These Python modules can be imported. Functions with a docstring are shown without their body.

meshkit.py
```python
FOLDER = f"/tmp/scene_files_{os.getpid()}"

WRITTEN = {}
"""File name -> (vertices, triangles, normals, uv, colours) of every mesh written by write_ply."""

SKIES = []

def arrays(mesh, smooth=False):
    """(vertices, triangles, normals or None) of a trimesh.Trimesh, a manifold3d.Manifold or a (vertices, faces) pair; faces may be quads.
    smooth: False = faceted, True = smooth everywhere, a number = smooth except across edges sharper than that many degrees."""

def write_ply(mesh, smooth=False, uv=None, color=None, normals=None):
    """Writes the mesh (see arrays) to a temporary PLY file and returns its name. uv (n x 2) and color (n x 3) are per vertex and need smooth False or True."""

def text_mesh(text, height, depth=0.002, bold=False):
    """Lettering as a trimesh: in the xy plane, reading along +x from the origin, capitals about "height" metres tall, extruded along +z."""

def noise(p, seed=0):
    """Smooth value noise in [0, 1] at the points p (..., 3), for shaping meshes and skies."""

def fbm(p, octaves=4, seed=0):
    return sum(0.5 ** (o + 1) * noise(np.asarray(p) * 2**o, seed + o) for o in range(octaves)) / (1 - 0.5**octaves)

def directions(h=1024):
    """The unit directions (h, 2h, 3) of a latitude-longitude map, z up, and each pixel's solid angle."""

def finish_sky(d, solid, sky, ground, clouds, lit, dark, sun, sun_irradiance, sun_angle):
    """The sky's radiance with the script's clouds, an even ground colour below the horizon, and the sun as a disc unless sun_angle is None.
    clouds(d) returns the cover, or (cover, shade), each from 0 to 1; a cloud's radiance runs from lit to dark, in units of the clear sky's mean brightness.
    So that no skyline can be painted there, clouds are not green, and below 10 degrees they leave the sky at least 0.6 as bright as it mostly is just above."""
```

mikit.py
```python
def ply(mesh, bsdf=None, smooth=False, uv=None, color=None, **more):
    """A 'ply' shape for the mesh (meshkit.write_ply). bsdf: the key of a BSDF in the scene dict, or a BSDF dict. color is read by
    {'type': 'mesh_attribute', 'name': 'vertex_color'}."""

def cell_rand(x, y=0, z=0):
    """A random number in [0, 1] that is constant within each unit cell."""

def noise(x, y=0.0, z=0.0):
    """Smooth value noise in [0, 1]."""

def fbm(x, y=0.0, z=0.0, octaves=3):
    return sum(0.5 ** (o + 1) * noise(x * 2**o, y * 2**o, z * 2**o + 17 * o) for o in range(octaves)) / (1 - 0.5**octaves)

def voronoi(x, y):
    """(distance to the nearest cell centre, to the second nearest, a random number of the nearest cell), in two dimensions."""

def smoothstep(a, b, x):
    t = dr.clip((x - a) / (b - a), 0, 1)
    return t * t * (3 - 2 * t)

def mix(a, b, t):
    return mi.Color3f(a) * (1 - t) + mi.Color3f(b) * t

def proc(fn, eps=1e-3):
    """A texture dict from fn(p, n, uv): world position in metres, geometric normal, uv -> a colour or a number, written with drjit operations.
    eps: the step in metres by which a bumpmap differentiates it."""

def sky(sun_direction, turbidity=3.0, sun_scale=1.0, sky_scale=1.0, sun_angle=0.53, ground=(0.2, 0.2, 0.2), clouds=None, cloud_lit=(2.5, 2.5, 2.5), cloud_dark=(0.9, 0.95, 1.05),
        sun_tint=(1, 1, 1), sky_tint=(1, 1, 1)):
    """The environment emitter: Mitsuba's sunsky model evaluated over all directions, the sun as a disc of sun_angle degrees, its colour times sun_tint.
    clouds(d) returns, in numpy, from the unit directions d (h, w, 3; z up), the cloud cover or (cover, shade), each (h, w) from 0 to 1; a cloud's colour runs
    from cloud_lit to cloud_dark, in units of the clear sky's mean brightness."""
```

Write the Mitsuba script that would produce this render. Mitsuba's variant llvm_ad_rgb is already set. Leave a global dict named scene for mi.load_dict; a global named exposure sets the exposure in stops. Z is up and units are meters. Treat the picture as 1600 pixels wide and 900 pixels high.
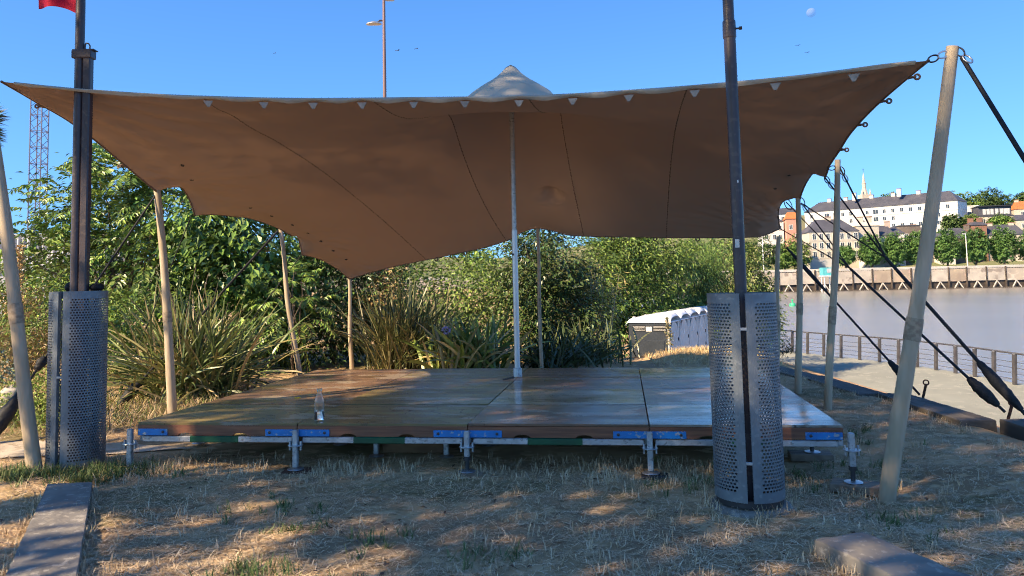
import math, random
import numpy as np, trimesh, mitsuba as mi, drjit as dr, mikit
import scipy.sparse as sp, scipy.sparse.linalg as sl
from scipy.interpolate import PchipInterpolator
from shapely.geometry import Polygon, Point, box as sbox
from mikit import noise, fbm, cell_rand, smoothstep, mix, voronoi, proc

T = mi.ScalarTransform4f
scene, labels = {}, {}
RNG = np.random.default_rng(7)

# ------------------------------------------------------------------ camera, sky, exposure
EYE = np.array([0.0, 0.0, 1.73])
PITCH, ROLL = math.atan(0.075), 0.022
fwd = np.array([0, math.cos(PITCH), math.sin(PITCH)])
up0 = np.cross([1.0, 0, 0], fwd)
up = up0 * math.cos(ROLL) + np.array([1.0, 0, 0]) * math.sin(ROLL)
scene['camera'] = {'type': 'perspective', 'fov': 67.38, 'fov_axis': 'x', 'near_clip': 0.1, 'far_clip': 6000.0,
                   'principal_point_offset_x': 0.0, 'principal_point_offset_y': 0.1111,
                   'to_world': T().look_at(origin=EYE.tolist(), target=(EYE + fwd).tolist(), up=up.tolist())}
SUN = np.array([-0.672, -0.467, 0.574])
SUN = SUN / np.linalg.norm(SUN)
scene['sky'] = mikit.sky(SUN.tolist(), turbidity=3, sky_tint=(0.36, 0.60, 0.88), sun_scale=0.85, sun_tint=(1.0, 0.95, 0.86))
labels['sky'] = {'kind': 'structure'}
exposure = 3.05


# ------------------------------------------------------------------ helpers
def numbered(name):
    if name not in used:
        used.add(name)
        return name
    k = 1
    while f'{name}_{k:03d}' in used:
        k += 1
    used.add(f'{name}_{k:03d}')
    return f'{name}_{k:03d}'


used = set(scene)


def tag(key, label=None, cat=None, group=None, kind=None):
    d = labels.setdefault(key, {})
    for k, v in (('label', label), ('category', cat), ('group', group), ('kind', kind)):
        if v:
            d[k] = v
    return key


def thing(name, label, cat, group=None):
    return tag(numbered(name), label, cat, group)


def obj(name, mesh, bsdf, parent=None, smooth=False, label=None, cat=None, group=None, kind=None, **kw):
    key = numbered(f'{parent}__{name}' if parent else name)
    scene[key] = mikit.ply(mesh, bsdf, smooth=smooth, **kw)
    if label or cat or group or kind:
        tag(key, label, cat, group, kind)
    return key


def rotz(a):
    c, s = math.cos(a), math.sin(a)
    return np.array([[c, -s, 0], [s, c, 0], [0, 0, 1.0]])


def box(size, center=(0, 0, 0), rz=0.0, b=0.0, R=None):
    """box of full size, with edges chamfered by b"""
    sx, sy, sz = [s / 2 for s in size]
    if b <= 0:
        v = np.array([[x, y, z] for x in (-sx, sx) for y in (-sy, sy) for z in (-sz, sz)])
        m = trimesh.Trimesh(v, [[0, 1, 3], [0, 3, 2], [4, 6, 7], [4, 7, 5], [0, 4, 5], [0, 5, 1], [2, 3, 7], [2, 7, 6], [0, 2, 6], [0, 6, 4], [1, 5, 7], [1, 7, 3]], process=False)
    else:
        b = min(b, 0.45 * min(size))
        v = []
        for x in (-1, 1):
            for y in (-1, 1):
                for z in (-1, 1):
                    v += [[x * (sx - b), y * (sy - b), z * sz], [x * (sx - b), y * sy, z * (sz - b)], [x * sx, y * (sy - b), z * (sz - b)]]
        m = trimesh.convex.convex_hull(np.array(v))
    M = rotz(rz) if R is None else np.asarray(R)
    m.vertices = np.asarray(m.vertices) @ M.T + np.asarray(center)
    return m


def bar(p, q, w, h=None, b=0.0, upv=(0, 0, 1)):
    """rectangular bar from p to q, w across, h along upv"""
    p, q = np.asarray(p, float), np.asarray(q, float)
    h = h or w
    d = q - p
    L = np.linalg.norm(d)
    d = d / L
    a = np.cross(upv, d)
    if np.linalg.norm(a) < 1e-6:
        a = np.cross([0, 1.0, 0], d)
    a /= np.linalg.norm(a)
    c = np.cross(d, a)
    return box((L, w, h), (p + q) / 2, b=b, R=np.stack([d, a, c], 1))


def tube(P, r, n=10, cap=True, sx=1.0):
    """tube along points P with radii r (scalar or per point); sx flattens one way"""
    P = np.asarray(P, float)
    r = np.broadcast_to(np.asarray(r, float), (len(P),))
    t = np.gradient(P, axis=0)
    t /= np.linalg.norm(t, axis=1, keepdims=True) + 1e-12
    ref = np.array([0, 0, 1.0]) if abs(t[0][2]) < 0.9 else np.array([0, 1.0, 0])
    a = np.cross(ref, t[0])
    a /= np.linalg.norm(a)
    ang = np.arange(n) * 2 * np.pi / n
    V = []
    for i in range(len(P)):
        a = a - t[i] * (a @ t[i])
        a /= np.linalg.norm(a)
        b = np.cross(t[i], a)
        V.append(P[i] + r[i] * (np.cos(ang)[:, None] * a * sx + np.sin(ang)[:, None] * b))
    V = np.vstack(V)
    F = []
    k = np.arange(n)
    for i in range(len(P) - 1):
        A, B = i * n + k, i * n + (k + 1) % n
        F += [np.stack([A, B, B + n], 1), np.stack([A, B + n, A + n], 1)]
    if cap:
        V = np.vstack([V, P[0], P[-1]])
        m = len(V)
        F += [np.stack([(k + 1) % n, k, np.full(n, m - 2)], 1), np.stack([(len(P) - 1) * n + k, (len(P) - 1) * n + (k + 1) % n, np.full(n, m - 1)], 1)]
    return trimesh.Trimesh(V, np.vstack(F), process=False)


def lathe(prof, c=(0, 0, 0), n=24):
    """surface of revolution about z of (r, z) pairs"""
    prof = np.asarray(prof, float)
    ang = np.arange(n) * 2 * np.pi / n
    V = np.vstack([np.stack([r * np.cos(ang), r * np.sin(ang), np.full(n, z)], 1) for r, z in prof]) + np.asarray(c)
    k = np.arange(n)
    F = []
    for i in range(len(prof) - 1):
        A, B = i * n + k, i * n + (k + 1) % n
        F += [np.stack([A, B, B + n], 1), np.stack([A, B + n, A + n], 1)]
    return trimesh.Trimesh(V, np.vstack(F), process=False)


def ring(c, R, r, axis=(0, 1, 0), n=16, m=6, stretch=1.0, along=(0, 0, 1)):
    """torus of radius R and thickness r round the given axis"""
    axis = np.asarray(axis, float) / np.linalg.norm(axis)
    u = np.asarray(along, float) - axis * np.dot(along, axis)
    u /= np.linalg.norm(u)
    v = np.cross(axis, u)
    a = np.arange(n + 1) * 2 * np.pi / n
    P = np.asarray(c) + R * (np.cos(a)[:, None] * u * stretch + np.sin(a)[:, None] * v)
    return tube(P, r, m, cap=False)


def cat(*ms):
    ms = [m for g in ms for m in (g if isinstance(g, (list, tuple)) else [g])]
    return trimesh.Trimesh(np.vstack([m.vertices for m in ms]),
                           np.vstack([np.asarray(m.faces) + o for m, o in zip(ms, np.cumsum([0] + [len(m.vertices) for m in ms]))]), process=False)


def prism(poly, h, c=(0, 0, 0), R=None):
    """shapely polygon extruded along z by h, then turned by R and moved to c"""
    m = trimesh.creation.extrude_polygon(poly, h)
    M = np.eye(3) if R is None else np.asarray(R)
    m.vertices = np.asarray(m.vertices) @ M.T + np.asarray(c)
    return m


# ------------------------------------------------------------------ materials
def principled(base, rough=0.6, spec=0.5, **kw):
    b = base if isinstance(base, dict) else {'type': 'rgb', 'value': list(base)}
    r = rough if isinstance(rough, dict) else float(rough)
    return {'type': 'principled', 'base_color': b, 'roughness': r, 'specular': spec, **kw}


def mat(name, base, rough=0.6, spec=0.5, bump=None, **kw):
    m = principled(base, rough, spec, **kw)
    if bump:
        m = {'type': 'bumpmap', 'arbitrary': bump[0], 'scale': bump[1], 'bsdf': m}
    scene[name] = {'type': 'twosided', 'bsdf': m}
    used.add(name)
    return name


def mottled(a, b, s, oct=4, lo=0.3, hi=0.7, c=None, cs=1.0, seed=0.0):
    """two colours of one material in patches of size 1/s, a third in smaller ones"""
    def fn(p, n, uv):
        col = mix(a, b, smoothstep(lo, hi, fbm(p.x * s + seed, p.y * s, p.z * s + 3.1, oct)))
        if c is not None:
            col = mix(col, c, smoothstep(0.6, 0.72, fbm(p.x * cs + 9 + seed, p.y * cs, p.z * cs, 3)))
        return col
    return proc(fn)


def stretched(a, b, sx, sy, sz, lo=0.3, hi=0.7):
    return proc(lambda p, n, uv: mix(a, b, smoothstep(lo, hi, fbm(p.x * sx, p.y * sy, p.z * sz, 4))))


VC = {'type': 'mesh_attribute', 'name': 'vertex_color'}
mat('leaf_matte', VC, 0.5, 0.4)
mat('leaf_gloss', VC, 0.34, 0.5)
mat('straw', VC, 0.6, 0.3)
mat('pole_wood', stretched((0.48, 0.39, 0.28), (0.40, 0.32, 0.22), 22, 22, 3.0), 0.55, 0.35)
mat('pole_band', mottled((0.40, 0.32, 0.23), (0.26, 0.20, 0.14), 30), 0.6, 0.3)
mat('mast_paint', mottled((0.060, 0.046, 0.050), (0.045, 0.036, 0.042), 6, c=(0.085, 0.065, 0.06), cs=25), 0.38, 0.5)
mat('galvanised', mottled((0.20, 0.225, 0.25), (0.165, 0.19, 0.215), 10, c=(0.235, 0.26, 0.28), cs=30), 0.48, 0.5, metallic=0.45)
mat('aluminium', mottled((0.52, 0.54, 0.56), (0.40, 0.42, 0.44), 20, c=(0.28, 0.28, 0.28), cs=45), 0.42, 0.5, metallic=0.6)
mat('steel_dark', (0.06, 0.06, 0.065), 0.4, 0.5, metallic=0.5)
mat('zinc', (0.55, 0.56, 0.57), 0.35, 0.5, metallic=0.8)
mat('black_webbing', mottled((0.012, 0.013, 0.016), (0.02, 0.021, 0.025), 60), 0.65, 0.35)
mat('blue_paint', mottled((0.012, 0.21, 0.58), (0.014, 0.17, 0.47), 8, c=(0.35, 0.40, 0.45), cs=38), 0.4, 0.5)
mat('green_paint', mottled((0.006, 0.085, 0.035), (0.008, 0.065, 0.03), 8), 0.45, 0.5)
mat('rust', mottled((0.13, 0.055, 0.035), (0.07, 0.035, 0.025), 20), 0.8, 0.2)
mat('board_wood', stretched((0.27, 0.20, 0.145), (0.16, 0.12, 0.09), 5, 50, 20), 0.7, 0.3)
mat('underboard_wood', stretched((0.22, 0.12, 0.055), (0.15, 0.075, 0.035), 3, 40, 14), 0.6, 0.3)
mat('stone', mottled((0.225, 0.21, 0.19), (0.165, 0.155, 0.142), 6, c=(0.30, 0.28, 0.25), cs=26), 0.75, 0.3,
    bump=(proc(lambda p, n, uv: fbm(p.x * 60, p.y * 60, p.z * 60, 3)), 0.004))
mat('edging', stretched((0.13, 0.115, 0.10), (0.075, 0.068, 0.062), 9, 2.0, 14), 0.8, 0.25)
mat('concrete', mottled((0.215, 0.22, 0.19), (0.185, 0.19, 0.165), 0.7, c=(0.24, 0.24, 0.205), cs=4), 0.85, 0.2)
mat('white_paint', (0.72, 0.72, 0.70), 0.5, 0.4)
mat('flag_cloth', (0.42, 0.008, 0.04), 0.75, 0.2)
mat('white_card', (0.65, 0.65, 0.63), 0.6, 0.3)
mat('dark_rubber', (0.012, 0.012, 0.014), 0.7, 0.3)


# ------------------------------------------------------------------ the ground, the river bank, the river
def sstep(a, b, x):
    t = np.clip((x - a) / (b - a), 0, 1)
    return t * t * (3 - 2 * t)


def vnoise(x, y, seed=0):
    """smooth value noise, numpy"""
    r = np.random.default_rng(seed).random((256, 256))
    xi, yi = np.floor(x).astype(int), np.floor(y).astype(int)
    fx, fy = x - xi, y - yi
    fx, fy = fx * fx * (3 - 2 * fx), fy * fy * (3 - 2 * fy)
    g = lambda a, b: r[(xi + a) % 256, (yi + b) % 256]
    return (g(0, 0) * (1 - fx) + g(1, 0) * fx) * (1 - fy) + (g(0, 1) * (1 - fx) + g(1, 1) * fx) * fy


RAIL = np.array([[17.5, -60.0], [17.4, 10], [17.3, 27.1], [17.25, 29.8], [16.95, 32.0], [16.5, 34.2], [15.85, 35.8], [14.95, 38.1], [14.2, 40.2], [12.6, 44], [10.5, 52], [9.5, 70], [9.0, 150]])


def rail_x(y):
    return np.interp(y, RAIL[:, 1], RAIL[:, 0])


def ground_z(x, y, fine=True):
    x, y = np.asarray(x, float), np.asarray(y, float)
    inner = np.minimum(12.3, rail_x(y) - 1.6)
    z = -2.24 * np.clip((x - 5.15) / (inner - 5.15), 0, 1)
    z = np.minimum(z, -1.75 * sstep(17.2, 19.8, y) * sstep(1.0, 2.4, x))
    z = z + 0.19 * np.exp(-((x - 4.15) / 1.2) ** 4 - ((y - 16.3) / 0.95) ** 2)
    z = z - 0.11 * np.exp(-((x - 3.0) / 0.9) ** 4 - ((y - 7.1) / 1.6) ** 4)      # the lawn dips by the right end of the stage
    z = np.where(x > rail_x(y) + 0.25, -4.5, z)
    if fine:
        a = np.exp(-np.maximum(np.hypot(x, y - 6) - 14, 0) / 10) * (x < inner - 0.4)
        z = z + a * (0.035 * (vnoise(x * 1.3 + 40, y * 1.3 + 40, 1) - 0.5) + 0.022 * (vnoise(x * 5 + 90, y * 5 + 90, 2) - 0.5))
    return z


def axis_steps(parts):
    return np.unique(np.concatenate([np.arange(a, b, s) for a, b, s in parts] + [[parts[-1][1]]]).round(4))


gx = axis_steps([(-400, -60, 20), (-60, -14, 2), (-14, -7, 0.35), (-7, 6, 0.11), (6, 18.4, 0.4), (18.4, 22.4, 2)])
gy = axis_steps([(-60, -4, 2), (-4, 2.5, 0.5), (2.5, 11, 0.11), (11, 20, 0.3), (20, 50, 1.0), (50, 150, 10), (150, 200, 25)])
GX, GY = np.meshgrid(gx, gy, indexing='ij')


def grid_mesh(X, Y, Z):
    n, m = X.shape
    i = np.arange(n * m).reshape(n, m)
    a, b, c, d = i[:-1, :-1].ravel(), i[1:, :-1].ravel(), i[1:, 1:].ravel(), i[:-1, 1:].ravel()
    return trimesh.Trimesh(np.stack([X.ravel(), Y.ravel(), Z.ravel()], 1), np.vstack([np.stack([a, b, c], 1), np.stack([a, c, d], 1)]), process=False)


def lawn_colour(p, n, uv):
    dry = mix((0.46, 0.325, 0.185), (0.32, 0.22, 0.125), smoothstep(0.35, 0.65, fbm(p.x * 2.2, p.y * 2.2, 0.0, 4)))
    dry = mix(dry, (0.56, 0.41, 0.24), smoothstep(0.55, 0.7, fbm(p.x * 9 + 5, p.y * 14, 2.0, 3)))
    soil = smoothstep(0.56, 0.68, fbm(p.x * 1.1 + 31, p.y * 1.1, 5.0, 4))
    dry = mix(dry, (0.31, 0.21, 0.13), soil * 0.8)
    green = smoothstep(0.60, 0.72, fbm(p.x * 0.9 + 3, p.y * 1.2 + 77, 1.0, 4))
    dry = mix(dry, (0.12, 0.12, 0.05), green * 0.6)
    sand = smoothstep(5.0, 6.2, p.x + 0.8 * fbm(p.x * 2, p.y * 2, 0.0, 3))
    return mix(dry, mix((0.40, 0.265, 0.155), (0.31, 0.205, 0.12), fbm(p.x * 3, p.y * 3, 8.0, 3)), sand)


mat('lawn_soil', proc(lawn_colour), 0.9, 0.1, bump=(proc(lambda p, n, uv: fbm(p.x * 45, p.y * 45, 0.0, 3), eps=0.004), 0.02))
obj('lawn', grid_mesh(GX, GY, ground_z(GX, GY)), 'lawn_soil', smooth=True, kind='structure', label='dry trampled lawn of straw and bare soil')

# pale dirt path that crosses behind the left mast
pxs = np.linspace(-16, -3.55, 60)
mid = 8.35 + 0.06 * (pxs + 8) + 0.15 * np.sin(pxs * 0.7)
half = (0.36 + 0.08 * np.sin(pxs * 1.9)) * np.clip((-3.5 - pxs) / 0.9, 0.02, 1)
PXX = np.stack([pxs] * 5)
PYY = np.stack([mid + half * f for f in (-1, -0.5, 0, 0.5, 1)])
mat('path_dirt', mottled((0.46, 0.40, 0.32), (0.36, 0.30, 0.23), 4, c=(0.30, 0.24, 0.17), cs=7), 0.9, 0.1)
obj('dirt_path', grid_mesh(PXX.T, PYY.T, ground_z(PXX.T, PYY.T) + 0.012), 'path_dirt', smooth=True, kind='structure', label='pale dirt path crossing behind the left mast')

# promenade along the river, with its retaining face
py_ = np.linspace(-40, 60, 140)
inn, out = np.minimum(12.3, rail_x(py_) - 1.6), rail_x(py_) + 0.3
pv = np.vstack([np.stack([inn, py_, np.full_like(py_, -2.215)], 1), np.stack([out, py_, np.full_like(py_, -2.215)], 1), np.stack([out, py_, np.full_like(py_, -4.4)], 1)])
k = np.arange(len(py_) - 1)
n_ = len(py_)
pf = np.vstack([np.stack([k, k + n_, k + n_ + 1], 1), np.stack([k, k + n_ + 1, k + 1], 1), np.stack([k + n_, k + 2 * n_, k + 2 * n_ + 1], 1), np.stack([k + n_, k + 2 * n_ + 1, k + n_ + 1], 1)])
obj('promenade', trimesh.Trimesh(pv, pf, process=False), 'concrete', kind='structure', label='pale concrete riverside path')

# the river
def water_bump(p, n, uv):
    return 0.6 * fbm(p.x * 0.9, p.y * 1.6, 0.0, 3) + 0.4 * fbm(p.x * 3.1, p.y * 5.2, 4.0, 2)


mat('river_water', mottled((0.168, 0.156, 0.138), (0.150, 0.140, 0.126), 0.03), 0.20, 0.5, bump=(proc(water_bump, eps=0.05), 0.06))
wx, wy = np.meshgrid(np.array([8.0, 60, 160, 900]), np.array([-300.0, 0, 100, 221]), indexing='ij')
obj('river', grid_mesh(wx, wy, np.full(wx.shape, -3.0)), 'river_water', kind='structure', label='wide muddy river')
wx, wy = np.meshgrid(np.array([-900.0, 8.0]), np.array([149.0, 221]), indexing='ij')
obj('river', grid_mesh(wx, wy, np.full(wx.shape, -3.0)), 'river_water', kind='structure', label='wide muddy river, upstream reach')


# ------------------------------------------------------------------ the stretch tent
NU, NV = 121, 91
FRONT = [[-5.01, 7.45, 3.81], [-4.25, 7.72, 3.77], [-3.31, 7.88, 3.73], [-2.06, 7.95, 3.69], [-0.91, 7.93, 3.67], [0.33, 7.78, 3.63], [1.42, 7.45, 3.59], [2.13, 7.1, 3.55], [2.66, 6.75, 3.51], [3.1, 6.35, 3.47], [3.34, 6.0, 3.41]]
BACK = [[-3.19, 15.0, 1.85], [-2.47, 14.75, 2.03], [-1.21, 14.4, 2.25], [-0.42, 14.25, 2.4], [-0.01, 14.15, 2.53], [0.21, 14.1, 2.65], [0.47, 14.05, 2.7], [0.72, 14.0, 2.65], [1.04, 13.9, 2.55], [2.26, 13.6, 2.47], [3.32, 13.3, 2.42], [4.15, 13.1, 2.4], [4.54, 13.0, 2.53]]
LEFT = [(0, 0.42, [[-5.01, 7.45, 3.81], [-5.02, 7.9, 3.76], [-4.96, 8.6, 3.63], [-4.95, 9.4, 3.43], [-4.88, 9.95, 3.22], [-4.78, 10.3, 3.04]]), (0.42, 0.56, [[-4.78, 10.3, 3.04], [-4.81, 10.6, 3.15], [-4.79, 10.95, 3.23], [-4.78, 11.25, 3.11], [-4.77, 11.5, 2.83]]), (0.56, 0.78, [[-4.77, 11.5, 2.83], [-4.62, 12.0, 2.88], [-4.41, 12.5, 2.88], [-4.07, 13.0, 2.77], [-3.85, 13.4, 2.61]]), (0.78, 0.86, [[-3.85, 13.4, 2.61], [-3.83, 13.6, 2.64], [-3.84, 13.8, 2.55], [-3.84, 14.0, 2.3]]), (0.86, 1, [[-3.84, 14.0, 2.3], [-3.66, 14.35, 2.25], [-3.44, 14.7, 2.1], [-3.19, 15.0, 1.85]])]
RIGHT = [(0, 0.48, [[3.34, 6.0, 3.41], [3.45, 6.5, 3.42], [3.64, 7.5, 3.4], [3.86, 8.6, 3.33], [4.06, 9.5, 3.21], [4.12, 9.9, 3.12]]), (0.48, 0.56, [[4.12, 9.9, 3.12], [4.19, 10.1, 3.09], [4.28, 10.4, 3.06]]), (0.56, 0.74, [[4.28, 10.4, 3.06], [4.32, 10.6, 3.16], [4.32, 10.8, 3.2], [4.29, 11.1, 3.07], [4.3, 11.4, 2.86]]), (0.74, 0.86, [[4.3, 11.4, 2.86], [4.36, 11.8, 2.93], [4.36, 12.2, 2.93]]), (0.86, 1, [[4.36, 12.2, 2.93], [4.4, 12.6, 2.84], [4.54, 13.0, 2.53]])]


def curve(P, n):
    P = np.asarray(P, float)
    s = np.r_[0, np.cumsum(np.linalg.norm(np.diff(P, axis=0), axis=1))]
    return PchipInterpolator(s / s[-1], P)(np.linspace(0, 1, n))


def side(S):
    out_ = np.zeros((NV, 3))
    for a, b, P in S:
        ja, jb = int(round(a * (NV - 1))), int(round(b * (NV - 1)))
        out_[ja:jb + 1] = curve(P, jb - ja + 1)
    return out_


def relax(edges, fixed, load):
    """force density form finding of the sheet between its edges and the pole head"""
    V = np.zeros((NU, NV, 3))
    V[:, 0], V[:, -1], V[0], V[-1] = edges
    idx = np.arange(NU * NV).reshape(NU, NV)
    fx = np.zeros((NU, NV), bool)
    fx[[0, -1]] = True
    fx[:, [0, -1]] = True
    for i, j, P in fixed:
        fx[i, j] = True
        V[i, j] = P
    E = np.vstack([np.stack([idx[:-1].ravel(), idx[1:].ravel()], 1), np.stack([idx[:, :-1].ravel(), idx[:, 1:].ravel()], 1)])
    uu, vv = np.meshgrid(np.linspace(0, 1, NU), np.linspace(0, 1, NV), indexing='ij')
    q = np.ones(len(E))
    m, n = len(E), NU * NV
    C = sp.csr_matrix((np.r_[np.ones(m), -np.ones(m)], (np.r_[np.arange(m), np.arange(m)], np.r_[E[:, 0], E[:, 1]])), (m, n))
    D = (C.T @ sp.diags(q) @ C).tocsc()
    f = fx.ravel()
    X = V.reshape(-1, 3)
    b = -(D[~f][:, f] @ X[f])
    b[:, 2] += load(uu, vv).ravel()[~f]
    X[~f] = sl.spsolve(D[~f][:, ~f], b)
    return X.reshape(NU, NV, 3)


PEAK = np.array([0.03, 10.5, 4.74])
pi_, pj = 60, 42
fixed = [(pi_, pj, PEAK)]
for di in range(-9, 10):
    for dj in range(-8, 9):
        rr_ = math.hypot(0.066 * di, 0.082 * dj)
        if (di or dj) and rr_ < 0.57:
            fixed.append((pi_ + di, pj + dj, PEAK + np.array([0.066 * di, 0.082 * dj, -np.interp(rr_, [0, 0.04, 0.08, 0.12, 0.19, 0.28, 0.39, 0.48, 0.57], [0, 0.012, 0.045, 0.092, 0.165, 0.232, 0.302, 0.362, 0.425])])))
sheet = relax((curve(FRONT, NU), curve(BACK, NU), side(LEFT), side(RIGHT)), fixed,
              lambda u, v: -0.0014 * np.exp(-((v - 0.17) / 0.10) ** 2) * np.exp(-((u - 0.5) / 0.22) ** 2))


def sheet_normals(S):
    n = np.cross(np.gradient(S, axis=0), np.gradient(S, axis=1))
    return n / np.linalg.norm(n, axis=2, keepdims=True)


# folds that fan out of the points where the sheet is pulled, and a slight unevenness
N0 = sheet_normals(sheet)
amp = np.zeros((NU, NV))
for (i, j), reach, k_, a_ in (((0, 0), 2.0, 12, 0.034), ((120, 0), 1.8, 11, 0.028), ((0, 38), 1.0, 9, 0.028), ((0, 50), 0.9, 9, 0.024), ((0, 70), 0.9, 9, 0.024), ((0, 90), 1.0, 16, 0.030),
                              ((120, 43), 0.8, 9, 0.014), ((120, 50), 0.7, 9, 0.014), ((120, 67), 0.7, 9, 0.016), ((120, 90), 1.5, 20, 0.026)):
    P = sheet[i, j]
    d = sheet - P
    r = np.linalg.norm(d, axis=2)
    inw = sheet[60, 45] - P
    ang_ = np.arctan2(d[..., 0] * inw[1] - d[..., 1] * inw[0], d[..., 0] * inw[0] + d[..., 1] * inw[1])
    amp += a_ * np.sin(ang_ * k_ * 2 + 0.7 * i) * np.exp(-(r / reach) ** 2) * np.clip(r / 0.25, 0, 1)
edge_w = np.ones((NU, NV))
edge_w[[0, -1]] = 0.0
edge_w[:, [0, -1]] = 0.0
uu_, vv_ = np.meshgrid(np.arange(NU), np.arange(NV), indexing='ij')
dr_ = np.linalg.norm((sheet - sheet[64, 71]) * np.array([1, 1, 0.5]), axis=2)
amp += 0.24 * np.exp(-(dr_ / 0.17) ** 2)
amp += 0.022 * (vnoise(uu_ / 9.0 + 3, vv_ / 14.0 + 5, 11) - 0.5) + 0.007 * (vnoise(uu_ / 2.6 + 3, vv_ / 5.0 + 5, 12) - 0.5)
sheet = sheet + N0 * (amp * edge_w)[..., None]
N0 = sheet_normals(sheet)
if N0[60, 20, 2] < 0:
    raise ValueError('sheet normals point down')

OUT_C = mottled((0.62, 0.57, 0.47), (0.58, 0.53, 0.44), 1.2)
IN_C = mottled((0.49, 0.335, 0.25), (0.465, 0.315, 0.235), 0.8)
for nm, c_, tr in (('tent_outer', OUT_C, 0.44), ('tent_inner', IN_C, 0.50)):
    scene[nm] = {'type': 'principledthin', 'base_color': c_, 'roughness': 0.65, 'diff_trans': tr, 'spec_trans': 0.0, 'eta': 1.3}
    used.add(nm)
mat('tent_hem', mottled((0.46, 0.43, 0.36), (0.36, 0.34, 0.29), 5), 0.75, 0.25)
mat('tent_seam', (0.17, 0.115, 0.085), 0.7, 0.2)
mat('tent_tab', mottled((0.40, 0.38, 0.34), (0.30, 0.285, 0.26), 14), 0.7, 0.25)
tent = thing('stretch_tent', 'large tan stretch fabric tent canopy with one pointed peak above the stage', 'tent')
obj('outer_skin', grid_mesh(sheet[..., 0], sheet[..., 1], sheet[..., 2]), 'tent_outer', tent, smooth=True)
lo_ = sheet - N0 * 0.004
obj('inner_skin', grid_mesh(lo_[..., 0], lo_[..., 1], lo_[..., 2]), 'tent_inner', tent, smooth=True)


def on_sheet(u, v):
    i, j = np.clip(u * (NU - 1), 0, NU - 1.001), np.clip(v * (NV - 1), 0, NV - 1.001)
    a, b = int(i), int(j)
    fi, fj = i - a, j - b
    w = ((a, b, (1 - fi) * (1 - fj)), (a + 1, b, fi * (1 - fj)), (a, b + 1, (1 - fi) * fj), (a + 1, b + 1, fi * fj))
    return sum(sheet[p, q] * k for p, q, k in w), sum(N0[p, q] * k for p, q, k in w)


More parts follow.
